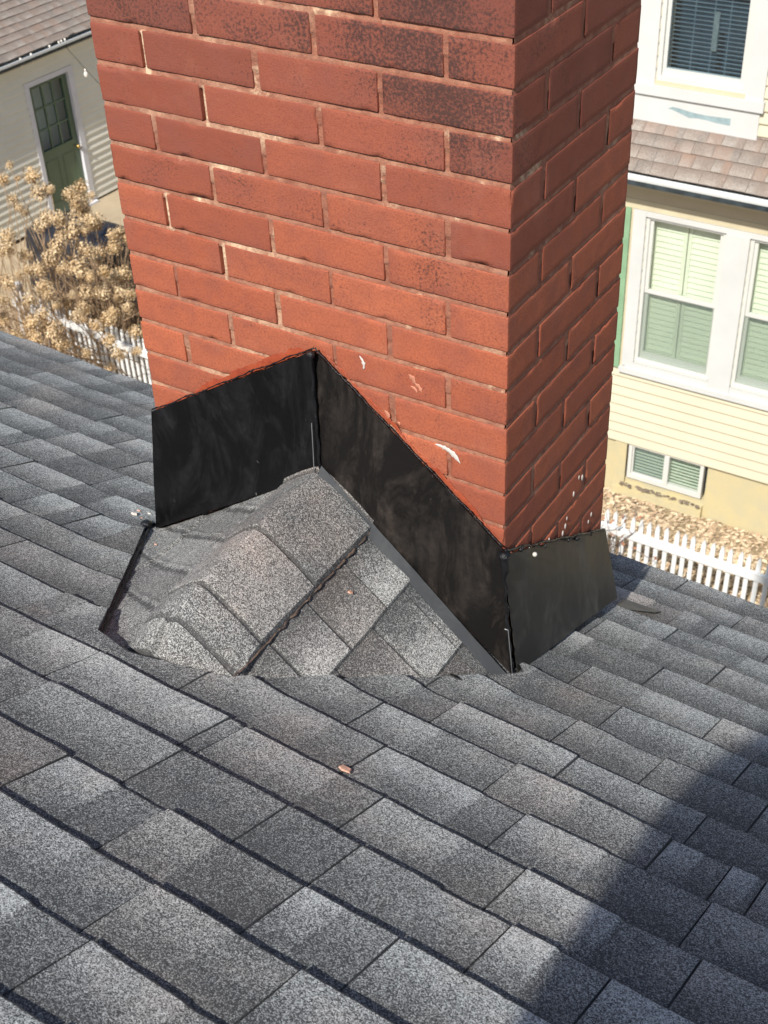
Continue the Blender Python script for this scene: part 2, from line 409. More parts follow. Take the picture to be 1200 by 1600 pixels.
for i, b in enumerate(BUTT):
    near = -1.35 < b
    kn = KNOWN.get(round(b, 3), [])
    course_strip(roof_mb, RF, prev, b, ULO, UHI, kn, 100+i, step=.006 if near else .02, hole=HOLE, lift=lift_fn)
    prev = b
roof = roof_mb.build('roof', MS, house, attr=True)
def cut_hole(o):
    import bmesh
    b_ = bmesh.new(); b_.from_mesh(o.data)
    def uvof(c): q = np.array(c)-P0; return float(q@CD), float(q@DD)
    near = [f for f in b_.faces if -.95 < uvof(f.calc_center_median())[0] < .2 and -.7 < uvof(f.calc_center_median())[1] < .2]
    for i in range(len(HOLE)):
        a, c = HOLE[i], HOLE[(i+1) % len(HOLE)]
        fs = []
        for f in near:
            if not f.is_valid: continue
            u_, v_ = uvof(f.calc_center_median())
            if segdist(np.array(u_), np.array(v_), a, c) < .03: fs.append(f)
        e = set(x for f in fs for x in f.edges); v = set(x for f in fs for x in f.verts)
        d = c-a; n = CD*(-d[1])+DD*d[0]; n = n/np.linalg.norm(n)
        r = bmesh.ops.bisect_plane(b_, geom=fs+list(e)+list(v), plane_co=P0+a[0]*CD+a[1]*DD, plane_no=n, dist=1e-7)
        near = [f for f in near if f.is_valid]+[x for x in r['geom'] if isinstance(x, bmesh.types.BMFace)]
        near = list(dict.fromkeys(near))
    kill = []
    for f in b_.faces:
        u_, v_ = uvof(f.calc_center_median())
        if -.95 < u_ < .2 and -.7 < v_ < .2 and inpoly(np.array([u_]), np.array([v_]), HOLE)[0]: kill.append(f)
    bmesh.ops.delete(b_, geom=kill, context='FACES')
    ed_ = []
    for e in b_.edges:
        if not e.is_boundary: continue
        ok = False
        for i in range(5):
            if all(segdist(*[np.array(x) for x in uvof(v.co)], HOLE[i], HOLE[i+1]) < .0008 for v in e.verts): ok = True
        if ok: ed_.append(e)
    r = bmesh.ops.extrude_edge_only(b_, edges=ed_)
    for v in r['geom']:
        if isinstance(v, bmesh.types.BMVert): v.co -= Vector(NN)*.011
    b_.to_mesh(o.data); b_.free()
cut_hole(roof)
roof['label'] = 'dark grey laminated asphalt shingles in overlapping courses'
# far slope and the bed below the shingles
m = M_()
RIDGE = BUTT[0]-.1275
def deck(m, u0, u1, v0, v1, h0, h1, hole=None):
    P = [RF(np.array(u), np.array(v), np.array(h)) for h in (h0, h1) for v in (v0, v1) for u in (u0, u1)]
    m.add(P, [(0, 2, 3, 1), (4, 5, 7, 6), (0, 1, 5, 4), (2, 6, 7, 3), (0, 4, 6, 2), (1, 3, 7, 5)])
deck(m, ULO, UHI, RIDGE, .893, -.05, -.0125)
m.build('roof_deck', M_EDGE, house)
rp = RF(np.array(0.), np.array(RIDGE), np.array(0.))
m = M_()
a = [rp+CD*ULO, rp+CD*UHI]; dn = np.array([-math.sin(PSI)*math.cos(TH), -math.cos(PSI)*math.cos(TH), -math.sin(TH)])
P = [a[0], a[1], a[1]+dn*4, a[0]+dn*4]; m.add(P+[p-np.array([0, 0, .05]) for p in P], [(0, 1, 2, 3), (7, 6, 5, 4), (0, 4, 5, 1), (1, 5, 6, 2), (2, 6, 7, 3), (3, 7, 4, 0)], (.5, .5, 0, 1))
m.build('back_roof', MS, house, attr=True)
m = M_()
def drip():
    P = [RF(np.array(u), np.array(v), np.array(h)) for h in (-.062, -.006) for v in (.888, .892) for u in (ULO, UHI)]
    m.add(P, [(0, 2, 3, 1), (4, 5, 7, 6), (0, 1, 5, 4), (2, 6, 7, 3), (0, 4, 6, 2), (1, 3, 7, 5)])
drip(); m.build('drip_edge', M_TRIM, roof)
GZ = -7.42
m = M_(); yw = .55
m.box(ULO+.3, UHI-.3, -5.2, yw, GZ, -1.75); 
for i in range(0, 54): m.box(ULO+.29, UHI-.29, yw, yw+.012, GZ+i*.104, GZ+i*.104+.10)
m.build('wall', M_SID, house)
# ---- cricket behind the chimney
RX, RZ = -.352, -.722; TC = math.tan(math.radians(41.2)); TL = math.tan(math.radians(36.3))
def roofz(x, y, h=0.): return P0[2]-(NN[0]*(x)+NN[1]*(y))/NN[2]+h/NN[2]
CL = [-.243, -.160, -.053, .06]                       # course edges on the right slope (x)
capj = [-.028, -.205, -.36, -.425, -.475]; capj2 = [-.12, -.232, -.34]; capj3 = [-.065, -.165, -.28]; capj4 = [-.068, -.14]
xs = list(np.arange(-.90, -.36, .006))+list(np.arange(-.36, .14, .0045))
for c in CL: xs += [c-.0007, c+.0007]
ys = list(np.arange(-.72, .02, .0052))
for c in capj+capj2+capj3+capj4: ys += [c-.0011, c, c+.0011]
xs = np.array(sorted(xs)); ys = np.array(sorted(ys)); X, Y = np.meshgrid(xs, ys)
dx = X-RX
rel = np.clip((-Y)/.62, 0, 1.2)
crestr = .012
q = np.sqrt(dx*dx+crestr**2)-crestr*.4
zc = RZ-.018*rel-np.where(dx > 0, q*TC, q*TL)
zc += .005*np.sin((dx+.05)*42)*np.exp(-((dx+.08)/.06)**2)*np.clip((-Y-.03)/.1, 0, 1)+.005*np.exp(-(Y/.04)**2)*(dx < -.1)       # soft ripple left of the crest
# nose rounds off
zc -= .118*np.clip((-Y-.35)/.155, 0, 1.3)**2
zc = np.where(X < RX-.02, zc+.030*np.clip((-Y-.38)/.08, 0, 1)*np.exp(-((X-RX+.06)/.05)**2), zc)
# course steps on the right slope
hs = np.zeros_like(X); tone = np.full_like(X, .6); brn = np.full_like(X, .16); vf = np.full_like(X, .8)
edges = [RX]+CL
for k in range(len(CL)):
    x0 = edges[k]; x1 = CL[k]; t = .0125 if k == 0 else .0052
    mk = (X >= x0) & (X < x1) if k else (X >= RX-.0855) & (X < x1)
    f = np.clip((X-x0)/(x1-x0), 0, 1)
    hs = np.where(mk, t*f if k else .004+.0085*np.clip((X-RX+.02)/.1, 0, 1), hs); vf = np.where(mk, np.clip(f*1.3 if k else .9, 0, 1), vf)
    jl = (capj, capj2, capj3, capj4)[k]; rr = random.Random(40+k)
    bounds = [.1]+sorted(jl, reverse=True)+[-.8]
    for n_ in range(len(bounds)-1):
        mm = mk & (Y <= bounds[n_]) & (Y > bounds[n_+1])
        tv = rr.uniform(.42, .62) if k == 0 else rr.choice((.42, .52, .62, .72))
        tone = np.where(mm, tv, tone); brn = np.where(mm, rr.uniform(.05, .45), brn)
        if k == 0:   # cap pieces lap over each other towards the nose
            hs = np.where(mm, hs+.0045*np.clip((Y-bounds[n_+1])/(.16), 0, 1)*-1+.0045, hs)
    if k == 0: hs = np.where((X < RX-.085) & (X > RX-.3), hs-.0065, hs); tone = np.where(np.abs(X-(RX-.086)) < .0042, -.3, tone)
    for j in jl:
        sk = j+(.02*np.sin((X-x0)*30) if k == 0 else 0*X)
        dj = np.abs(Y-j) < .0015
        lim = (X > RX-.085) if k == 0 else (X > x0)
        hs = np.where(mk & dj & lim, hs-.003, hs); tone = np.where(mk & dj & lim, 0, tone)
left = X < RX-.09; tone = tone-.14*np.clip((-Y-.40)/.06, 0, 1)  # nose painted darker to offset how strongly the sun strikes it
tone = np.where(left, .60, tone); brn = np.where(left, .22, brn)
for j, ta in ((-.10, .5), (-.19, .68), (-.29, .55), (-.385, .64)):
    jy = j+(RX-.085-X)*.55
    tone = np.where(left & (Y < jy), ta, tone)
    dj = np.abs(Y-jy); tone = np.where(left & (dj < .0028), -.6, tone); hs = np.where(left, hs+.003*np.clip(1-np.abs(Y-jy-.012)/.012, 0, 1)*(Y > jy), hs)
P = np.stack([X.ravel(), Y.ravel(), np.zeros(X.size)], 1)
zr = roofz(X, Y, -.001)
und = (vnoise(P, 9, 31)*.003+vnoise(P, 28, 32)*.0012).reshape(X.shape)
zc = zc+hs/math.cos(math.radians(41))+und
kk = .020
def smax(a, b, k): h = np.clip(.5+.5*(a-b)/k, 0, 1); return b*(1-h)+a*h+k*h*(1-h)
zz = np.where(X < RX, smax(zc, zr, .035), smax(zc, zr, .004))
# fold creases on the left
keep = zz.ravel()
V = np.stack([X.ravel(), Y.ravel(), keep], 1)
nx, ny = len(xs), len(ys)
a = (np.arange(ny-1)[:, None]*nx+np.arange(nx-1)[None]).ravel(); F = np.stack([a, a+1, a+nx+1, a+nx], 1)
uc = ((V-P0)@CD)[F].mean(1); vc = ((V-P0)@DD)[F].mean(1)
big = HOLE.copy(); cen = np.array([-.36, -.2]); big = cen+(big-cen)*1.09
F = F[inpoly(uc, vc, big)]
m = M_(); m.add(V, F.tolist(), np.stack([tone.ravel(), vf.ravel(), brn.ravel(), np.ones(X.size)], 1))
cr = m.build('cricket', MS, roof, attr=True); cr['label'] = 'small shingled saddle behind the chimney with lapped ridge caps'
# torn brownish edge along the ridge caps
m = M_(); pts = []
for y in np.arange(-.452, -.02, .006):
    x = CL[0]+.0016*math.sin(y*180)+rng.uniform(-.0012, .0012); pts.append((x, y, RZ-.018*min(1.2, -y/.62)-(CL[0]-RX)*TC+.0105+rng.uniform(-.0012, .0012)))
m.tube(pts, [rng.uniform(.0012, .0026) for _ in pts], 5)
m.build('ridge_cap_edge', plain('torn fibre edge', (.17, .115, .085), .95, .4, 90, c2=(.05, .035, .03)), roof)

# ================================================================ CHIMNEY
W, D, H = .743, .4308, .0666; T = .0094
KT, KB = -13, 20                                       # courses above and below the datum joint
bm = M_()
def brick(x0, x1, y0, y1, z0, z1, k, faces):
    cx, cy, cz = [max(-.0006, min(.0006, rng.gauss(0, .0005))) for _ in range(3)]
    x0 += cx; x1 += cx; y0 += cy; y1 += cy; z0 += cz; z1 += cz
    r = .0016
    def lines(a, b):
        n = max(2, int((b-a-2*r)/.0075)); return np.array([a, a+r*.4, a+r]+list(np.linspace(a+r, b-r, n+1)[1:-1])+[b-r, b-r*.4, b])
    X_, Y_, Z_ = lines(x0, x1), lines(y0, y1), lines(z0, z1)
    zc_ = (z0+z1)/2
    hi = min(1, max(0, (zc_+.42)/.50)); hi = min(1, max(0, hi+rng.gauss(0, .08)))
    rndv = rng.random()
    sd = rng.randint(0, 9999)
    tilt = (max(-.005, min(.005, rng.gauss(0, .003))), 0)
    for ax in faces:
        if ax == 'y-': A, B = np.meshgrid(X_, Z_); G = np.stack([A.ravel(), np.full(A.size, y0), B.ravel()], 1); fl = 0; dims = (len(X_), len(Z_))
        elif ax == 'x+': A, B = np.meshgrid(Y_, Z_); G = np.stack([np.full(A.size, x1), A.ravel(), B.ravel()], 1); fl = 0; dims = (len(Y_), len(Z_))
        elif ax == 'y+': A, B = np.meshgrid(X_, Z_); G = np.stack([A.ravel(), np.full(A.size, y1), B.ravel()], 1); fl = 1; dims = (len(X_), len(Z_))
        elif ax == 'x-': A, B = np.meshgrid(Y_, Z_); G = np.stack([np.full(A.size, x0), A.ravel(), B.ravel()], 1); fl = 1; dims = (len(Y_), len(Z_))
        elif ax == 'z+': A, B = np.meshgrid(X_, Y_); G = np.stack([A.ravel(), B.ravel(), np.full(A.size, z1)], 1); fl = 0; dims = (len(X_), len(Y_))
        else: A, B = np.meshgrid(X_, Y_); G = np.stack([A.ravel(), B.ravel(), np.full(A.size, z0)], 1); fl = 1; dims = (len(X_), len(Y_))
        inner = np.clip(G, [x0+r, y0+r, z0+r], [x1-r, y1-r, z1-r])
        d = G-inner; ln = np.linalg.norm(d, axis=1, keepdims=True); ln[ln < 1e-9] = 1
        edge = (np.sum(np.abs(d) > 1e-6, 1) > 1)
        Q = inner+d/ln*r
        nz = vnoise(G, 70, 51)[:, None]; nc = (.6*vnoise(G+sd*.01, 38, 52)+.55*vnoise(G+sd*.01, 110, 53))[:, None]
        chip = np.clip(nc-.42, 0, 1)*.009*edge[:, None]
        Q = Q-(Q-inner)/r*chip+(Q-inner)/r*nz*.0003
        Q[:, 1] += (Q[:, 0]-(x0+x1)/2)*tilt[0]; Q[:, 0] += (Q[:, 1]-(y0+y1)/2)*tilt[1]
        br_ = (.38 if sd % 4 == 0 else .16 if sd % 4 == 1 else 0)*(.35+.65*np.clip((Q[:, 2]+.6)/.7, 0, 1))
        soot = np.clip(br_+.42*np.exp(-((Q[:, 0]+.115)/.040)**2)*np.clip((Q[:, 2]+.50)/.45, 0, 1)+.62*np.exp(-(((Q[:, 0]+.14)/.15)**2+((Q[:, 2]-.03)/.13)**2))+.22*np.clip((Q[:, 2]+.15)/.3, 0, 1)+(.12 if sd % 7 == 0 else 0)-.05, 0, 1)
        if ax != 'y-': soot = soot*.35
        C = np.stack([np.full(len(Q), rndv), soot, np.full(len(Q), hi), np.ones(len(Q))], 1)
        nx_, ny_ = dims
        a_ = (np.arange(ny_-1)[:, None]*nx_+np.arange(nx_-1)[None]).ravel(); F_ = np.stack([a_, a_+1, a_+nx_+1, a_+nx_], 1)
        bm.add(Q, (F_[:, ::-1] if fl else F_).tolist(), C)
PX = (W+T)/3.5; PY = (D+T)/2
for k in range(KT, KB):
    z1 = -k*H-T/2; z0 = -(k+1)*H+T/2
    if k % 2 == 0: cuts = [-W, -W+PX/2, -W+1.5*PX, -W+2.5*PX, 0+T]          # header at the left, stretcher at the corner
    else: cuts = [-W, -W+PX, -W+2*PX, -W+3*PX, 0+T]
    full = (k <= -11)
    for i in range(4):
        x0, x1 = cuts[i], cuts[i+1]-T
        jx = rng.gauss(0, .0012)*(0 < i < 4)
        vz = ['y-', 'z+', 'z-', 'x+', 'x-']
        # front wythe depth: a header is as deep as the side stretcher is long
        dep = .0985
        if k % 2 == 0 and i == 0: dep = PY-T     # header here = stretcher on the left side
        if k % 2 == 1 and i == 3: dep = PY-T     # header here = stretcher on the right side
        brick(x0+jx, x1 if i == 3 else x1+jx, 0, dep, z0, z1, k, vz)
        # back wythe, mirrored
        depb = .0985
        if k % 2 == 0 and i == 0: depb = PY-T
        if k % 2 == 1 and i == 3: depb = PY-T
        brick(x0, x1, D-depb, D, z0, z1, k, ['y+', 'x+', 'x-', 'z+', 'z-'])
    if k % 2 == 0: brick(-.0985, 0, PY/2, PY*1.5-T, z0, z1, k, ['x+', 'y-', 'y+', 'z+', 'z-'])
    else: brick(-W, -W+.0985, PY/2, PY*1.5-T, z0, z1, k, ['x-', 'y-', 'y+', 'z+', 'z-'])
chim = bm.build('chimney', MB, house, smooth=True, attr=True)
chim['label'] = 'red brick chimney with sooty top and repointed mortar joints'
# mortar: the joint surface, a little behind the brick faces and rough
GAPS = [(0, 1), (1, 1), (4, 1), (5, 1)]
def mortar_face(axis, a0, a1, depth_sign, fixed, res):
    m = M_()
    As = np.arange(a0, a1+1e-6, res); Zs = np.arange(-KB*H, -KT*H, res)
    A, Z = np.meshgrid(As, Zs)
    if axis == 'x': P = np.stack([A.ravel(), np.full(A.size, fixed), Z.ravel()], 1)
    else: P = np.stack([np.full(A.size, fixed), A.ravel(), Z.ravel()], 1)
    ph = (Z/H)-np.round(Z/H)                            # -.5..+.5, zero at the bed joint centre
    rec = (.0030 if axis == 'x' else .0020)+.0010*vnoise(P, 60, 61).reshape(A.shape)+.0016*vnoise(P, 9, 62).reshape(A.shape)+.0012*vnoise(P, 160, 63).reshape(A.shape)
    if axis == 'y': rec = rec*.55
    rec -= .012*np.clip(-ph, -.09, .09)*1.0             # struck joint, deeper at the top
    rec = np.maximum(rec, .0012 if axis == 'x' else .0009)
    pale = np.clip(vnoise(P, 13, 66).reshape(A.shape)*1.4-.45+(np.clip((-.30-A)/.2, 0, .5) if axis == 'x' else 0), 0, 1)*.9
    pale = np.where((np.abs(ph*H) < .0022), np.maximum(pale, .12), pale)
    if axis == 'x':
        for k, n_ in GAPS:
            xj = -W+(PX/2 if k % 2 == 0 else PX)-T/2
            mk = (np.abs(A-(xj-.0030)) < .0028) & (Z < -k*H-.012) & (Z > -(k+1)*H+.004)
            rec = np.where(mk, .022, rec)
            mk2 = (A > xj+.0000) & (A < xj+.008) & (Z < -k*H-.004) & (Z > -(k+1)*H-.006); pale = np.where(mk2, 1, pale)
            rec = np.where(mk2, .0015, rec)
    R_ = rec.ravel()
    if axis == 'x': P[:, 1] += R_*depth_sign
    else: P[:, 0] += R_*depth_sign
    C = np.stack([pale.ravel(), pale.ravel(), pale.ravel(), np.ones(A.size)], 1)
    m.grid(P, len(As), len(Zs), C)
    return m
mm_ = mortar_face('x', -W+.0012, -.0012, 1, 0, .0034)
for args in (('y', .0012, D-.0012, -1, 0, .0040), ('x', -W+.004, -.004, -1, D, .02), ('y', .004, D-.004, 1, -W, .02)):
    q_ = mortar_face(*args); 
    for v_, c_ in zip(q_.v, q_.c): pass
    mm_.add(np.concatenate(q_.v), q_.f, np.concatenate(q_.c))
mm_.build('mortar', MM, chim, smooth=True, attr=True)
m = M_(); m.box(-W-.03, .03, -.03, D+.03, -KT*H+.002, -KT*H+.07); m.box(-W+.02, -.02, .02, D-.02, -KT*H+.073, -KT*H+.11)
m.build('crown', plain('concrete', (.42, .40, .37), .9, .1, 10, bmp=.5), chim)
m = M_(); m.tube([(-.37, D/2, -KT*H+.08), (-.37, D/2, -KT*H+.30)], .11, 20); m.build('flue', plain('clay flue', (.50, .24, .14), .8, .1, 10), chim)
# ---- flashing
def patch(m, p00, p10, p11, p01, nx, ny, amp, thick, nrm, seed=0, edge=0, scale=9):
    p00, p10, p11, p01 = map(np.array, (p00, p10, p11, p01)); nrm = np.array(nrm, float)
    s, t = np.meshgrid(np.linspace(0, 1, nx), np.linspace(0, 1, ny)); s = s.ravel()[:, None]; t = t.ravel()[:, None]
    P = p00*(1-s)*(1-t)+p10*s*(1-t)+p11*s*t+p01*(1-s)*t
    P = P+nrm*(vnoise(P, scale, seed)*amp)[:, None]
    if edge:
        e = ((t[:, 0] < 1e-6) | (t[:, 0] > 1-1e-6)); dv = (p01-p00)/np.linalg.norm(p01-p00)
        P = P+dv*(vnoise(P, 60, seed+3)*edge*e)[:, None]
    m.grid(P, nx, ny); m.grid(P-nrm*thick, nx, ny)
    # rim
    per = [i for i in range(nx)]+[j*nx+nx-1 for j in range(1, ny)]+[(ny-1)*nx+i for i in range(nx-2, -1, -1)]+[j*nx for j in range(ny-2, 0, -1)]
    V = np.concatenate([P[per], (P-nrm*thick)[per]]); n = len(per)
    m.add(V, [(i, n+i, n+(i+1) % n, (i+1) % n) for i in range(n)])
fy = -.011
m = M_(); patch(m, (-.745, fy, -.728), (-.350, fy-.004, -.482), (-.351, fy-.010, -.732), (-.776, fy-.012, -1.012), 40, 24, .0022, .0012, (0, -1, 0), 71, .0012)
f1 = m.build('flashing', MF_L, chim, smooth=False); f1['label'] = 'black metal flashing panel left of the peak, nearly clean'
m = M_(); patch(m, (-.352, fy, -.484), (.006, fy-.002, -.768), (.030, fy-.014, -1.030), (-.352, fy-.012, -.742), 40, 24, .0020, .0012, (0, -1, 0), 72, .0012)
f2 = m.build('flashing', MF_R, chim); f2['label'] = 'black metal flashing panel sloping down to the right, smudged'
m = M_(); patch(m, (.009, -.018, -.772), (.009, D+.004, -1.032), (.034, D+.040, -1.232), (.034, -.004, -1.045), 40, 20, .0022, .0012, (1, 0, 0), 73, .001)
f3 = m.build('flashing', MF_S, chim); f3['label'] = 'dull grey-black metal flashing on the right side of the chimney'
# far return behind and left side
m = M_(); patch(m, (-W-.009, 0, -.735), (-W-.009, D, -1.0), (-W-.03, D+.03, -1.22), (-W-.03, -.005, -1.005), 8, 6, .001, .0012, (-1, 0, 0), 74)
m.build('flashing', MF_L, chim)
# left return of the front panel : thin bent lip seen edge-on
m = M_(); patch(m, (-.745, fy, -.728), (-.747, .02, -.735), (-.79, .02, -1.03), (-.776, fy-.012, -1.012), 4, 12, .001, .001, (-1, 0, 0), 75)
m.build('flashing_lip', MF_L, f1)
# bent flange lying on the cricket at the foot of the right panel
m = M_(); c41, s41 = math.cos(math.radians(41.2)), math.sin(math.radians(41.2))
def cz(x, y): return RZ-.018*min(1.2, -y/.62)-(x-RX)*TC
a0 = (-.345, fy-.014, cz(-.345, 0)+.022); a1 = (.026, fy-.017, cz(.026, 0)+.020)
patch(m, a0, a1, (.024, -.050, cz(.024, -.04)+.011), (-.345, -.042, cz(-.335, -.03)+.014), 36, 4, .0012, .001, (s41, -.2, c41), 76, .0006)
fl = m.build('flange', MF_G, chim)
# bead and seam at the inner corner
m = M_(); pts = [(-.350+.0008*math.sin(i*.9), fy-.012-.001*math.sin(i*.6), -.480-.256*i/40) for i in range(41)]
m.tube(pts, [.0026+.0010*rng.random()+(.004 if i < 2 or i > 37 else 0) for i in range(41)], 7)
m.build('seam', M_SEAL, chim, smooth=True)
m = M_(); m.tube([(-.357, fy-.0165, -.62), (-.357, fy-.019, -.68), (-.3585, fy-.020, -.728)], .0009, 5); m.build('bright_fold', plain('bare metal', (.6, .6, .62), .3, .1, 30, metal=.8), chim)
# sealant bead along the top edges
def bead(p0, p1, n, rad, seed, off=(0, 0, 0)):
    m = M_(); rr = random.Random(seed); p0, p1 = np.array(p0), np.array(p1); pts = []; rs = []
    for i in range(n+1):
        t = i/n; p = p0*(1-t)+p1*t
        j = np.array([rr.gauss(0, .0005), rr.gauss(0, .0004), .0012*math.sin(i*.37+seed)+rr.gauss(0, .0005)]); pts.append(tuple(p+j)); rs.append(rad*.42*rr.uniform(.6, 1.3))
    m.tube(pts, rs, 7); return m
bead((-.745, fy+.002, -.725), (-.352, fy, -.479), 80, .0038, 1).build('sealant_bead', M_SEAL, chim, smooth=True)
bead((-.350, fy, -.479), (.004, fy, -.762), 80, .0036, 2).build('sealant_bead', M_SEAL, chim, smooth=True)
sb = bead((.009, -.014, -.766), (.009, D-.004, -1.026), 90, .0062, 3)
for i in range(9):
    t = rng.random(); sb.ball((.012, -.01+D*t, -.770-.256*t+rng.uniform(-.006, .004)), rng.uniform(.002, .0045), 7, 5)
sb.build('sealant_bead', M_SEAL, chim, smooth=True)
sc_ = M_(); pts = [(.012-.002*math.sin(i*1.3)+.020*(i/30)**1.5, -.019+.0015*math.sin(i), -.768-.272*i/30) for i in range(31)]
sc_.tube(pts, [.0024+.0012*rng.random()+(.007*(1-i/8) if i < 8 else 0) for i in range(31)], 7)
sc_.build('corner_seam', M_SEAL, chim, smooth=True)
m = M_(); m.tube([(.018, -.0245, -.93), (.024, -.024, -.93), (.033, -.022, -1.03)], .0009, 5); m.build('bright_fold', plain('bare grey metal', (.45, .45, .46), .35, .1, 30, metal=.7), chim)
# red paint smeared on the bricks just above the flashing
def ragged(p0, p1, w0, w1, n, y, seed, up=(0, 0, 1)):
    rr = random.Random(seed); p0, p1 = np.array(p0), np.array(p1); V = []; ww = w0
    for i in range(n+1):
        t = i/n; p = p0*(1-t)+p1*t; ww = max(w0*.2, min(w1, ww+rr.gauss(0, .0022)))
        fade = min(1, t*10+.2, (1-t)*8+.15)
        hh = ww*fade
        for k_, q in enumerate((0, .5, 1)):
            V.append((p[0]+q*hh*up[0], y-.0013*(1-q*q)-.0004, p[2]+q*hh*up[2]))
    m = M_(); m.grid(np.array(V), 3, n+1); return m
ragged((-.742, 0, -.728), (-.365, 0, -.492), .008, .019, 90, -.0007, 5).build('red_smear', M_REDSEAL, chim)
ragged((-.345, 0, -.484), (-.01, 0, -.755), .003, .010, 90, -.0007, 6).build('red_smear', M_REDSEAL, chim)
# bright caulk smears and flecks
def smear(name, strokes, parent, mat=M_WHITE, y=-.0012):
    """thin ragged dabs lying on the brick face"""
    m = M_()
    for (x0, z0, x1, z1, w_) in strokes:
        n = 14; V = []; d = math.hypot(x1-x0, z1-z0); px, pz = -(z1-z0)/d, (x1-x0)/d
        for i in range(n+1):
            t = i/n; hw = w_*(math.sin(math.pi*min(1, max(.02, t)))**.6)*rng.uniform(.55, 1.15); b_ = .15*d*math.sin(t*3)
            for q in (-1, -.4, .4, 1): V.append((x0+(x1-x0)*t+px*(hw*q+b_), y-.0012*(1-q*q), z0+(z1-z0)*t+pz*(hw*q+b_)))
        m.grid(np.array(V), 4, n+1)
    return m.build(name, mat, parent, smooth=True)
def blob(name, pts, rad, parent, mat=M_WHITE, y=-.001, flat=.28):
    m = M_()
    for (x, z), r_ in zip(pts, rad): m.ball((x, y, z), r_, 10, 6, sc_=(1, flat, .8))
    return m.build(name, mat, parent, smooth=True)
smear('caulk_smear', [(-.128, -.604, -.082, -.628, .0058)], chim)
smear('caulk_fleck', [(-.268, -.476, -.262, -.500, .0035)], chim)
M_PINK = plain('pink scuff', (.56, .23, .14), .8, .1, 60)
smear('scuff', [(-.175, -.484, -.165, -.500, .0055), (-.166, -.497, -.152, -.512, .0045), (-.172, -.505, -.160, -.515, .003)], chim, M_PINK)
smear('scuff', [(-.224, -.568, -.217, -.582, .005), (-.20, -.583, -.195, -.588, .003)], chim, M_PINK)
tb = M_()
for y, z in ((.30, -.82), (.315, -.83), (.28, -.845), (.255, -.885), (.25, -.90), (.24, -.91), (.36, -.965), (.372, -.955), (.10, -.845), (.105, -.852), (.18, -.885)):
    m = M_(); m.ball((.0008, y, z), rng.uniform(.0025, .005), 8, 5, sc_=(.3, .8, 1.6)); m.build('caulk_fleck', M_WHITE, chim, smooth=True)
tb.ball((.018, .085, -.842), .0045, 8, 6); tb.build('caulk_fleck', M_WHITE, chim, smooth=True)
# step-flashing tongue at the far corner
m = M_()
A = [RF(np.array(u), np.array(v), np.array(h)) for u, v, h in ((.005, .505, .006), (.085, .565, .012), (.085, .602, .006), (.0, .60, .004))]
m.add(A+[p-NN*.0012 for p in A], [(0, 1, 2, 3), (7, 6, 5, 4), (0, 4, 5, 1), (1, 5, 6, 2), (2, 6, 7, 3), (3, 7, 4, 0)])
m.build('step_flashing', MF_G, roof)
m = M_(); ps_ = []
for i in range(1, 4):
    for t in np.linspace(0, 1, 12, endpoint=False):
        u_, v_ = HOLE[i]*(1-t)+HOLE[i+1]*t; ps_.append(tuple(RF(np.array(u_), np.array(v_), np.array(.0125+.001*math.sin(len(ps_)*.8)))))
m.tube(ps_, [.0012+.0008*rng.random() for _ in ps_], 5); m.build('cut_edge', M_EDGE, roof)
# blob of roof cement at the top of the left valley cut
m = M_(); c_ = RF(np.array(-.797), np.array(-.068), np.array(.008))
m.ball(tuple(c_), .013, 10, 7, sc_=(1, 1, .7)); m.ball(tuple(c_+np.array([.006, -.012, 0])), .008, 8, 6)
m.build('roof_cement', M_SEAL, roof, smooth=True)
m = M_()
for i in range(30):
    t = i/29; u_ = -.795*(1-t)-.462*t; v_ = -.065*(1-t)-.557*t
    pass
pts = [tuple(RF(np.array(-.797*(1-t)-.462*t+.006), np.array(-.066*(1-t)-.557*t+.002), np.array(.0035+.002*math.sin(t*30)))) for t in np.linspace(0, 1, 50)]
m.tube(pts, [.0016+.0012*rng.random() for i in range(50)], 6); m.build('valley_gap_line', M_SEAL, roof, smooth=True)  # dark bead standing in for the shaded gap along the left valley cut
# ---- debris on the roof: things of their own
def chip(name, c, ux, vx, hgt, rot, label, cat, mat=M_CHIP, group=None, seed=0):
    rr = random.Random(seed); n = 5; V = []
    for h in (0, hgt):
        for k in range(n):
            a = 2*math.pi*k/n+rot; f = rr.uniform(.7, 1.15) if h == 0 else 1
            if h == 0: V.append((ux*math.cos(a)*f, vx*math.sin(a)*f, h))
            else: V.append((V[k][0]*.85, V[k][1]*.85, h*rr.uniform(.8, 1.2)))
    c = np.array(c); P = [c+CD*v[0]+DD*v[1]+NN*v[2] for v in V]
    m = M_(); m.add(P, [tuple(range(n))[::-1], tuple(range(n, 2*n))]+[(k, (k+1) % n, n+(k+1) % n, n+k) for k in range(n)])
    o = m.build(name, mat); tag(o, label, cat, group); return o
chip('brick_chip', RF(np.array(.044), np.array(-.585), np.array(.0062)), .0125, .0085, .0022, .9, 'pinkish orange brick chip lying on the shingles in the open foreground', 'brick chip', seed=2)
chip('brick_chip', (-.210, -.155, cz(-.210, -.155)+.0065), .006, .006, .003, 0, 'tiny orange chip lying on the sloping side of the shingled saddle', 'brick chip', seed=3)
chip('bent_metal_scrap', RF(np.array(-.013), np.array(-.155), np.array(.008)), .016, .007, .005, .2, 'small black scrap of bent metal at the foot of the chimney saddle', 'metal scrap', mat=M_SEAL, seed=4)
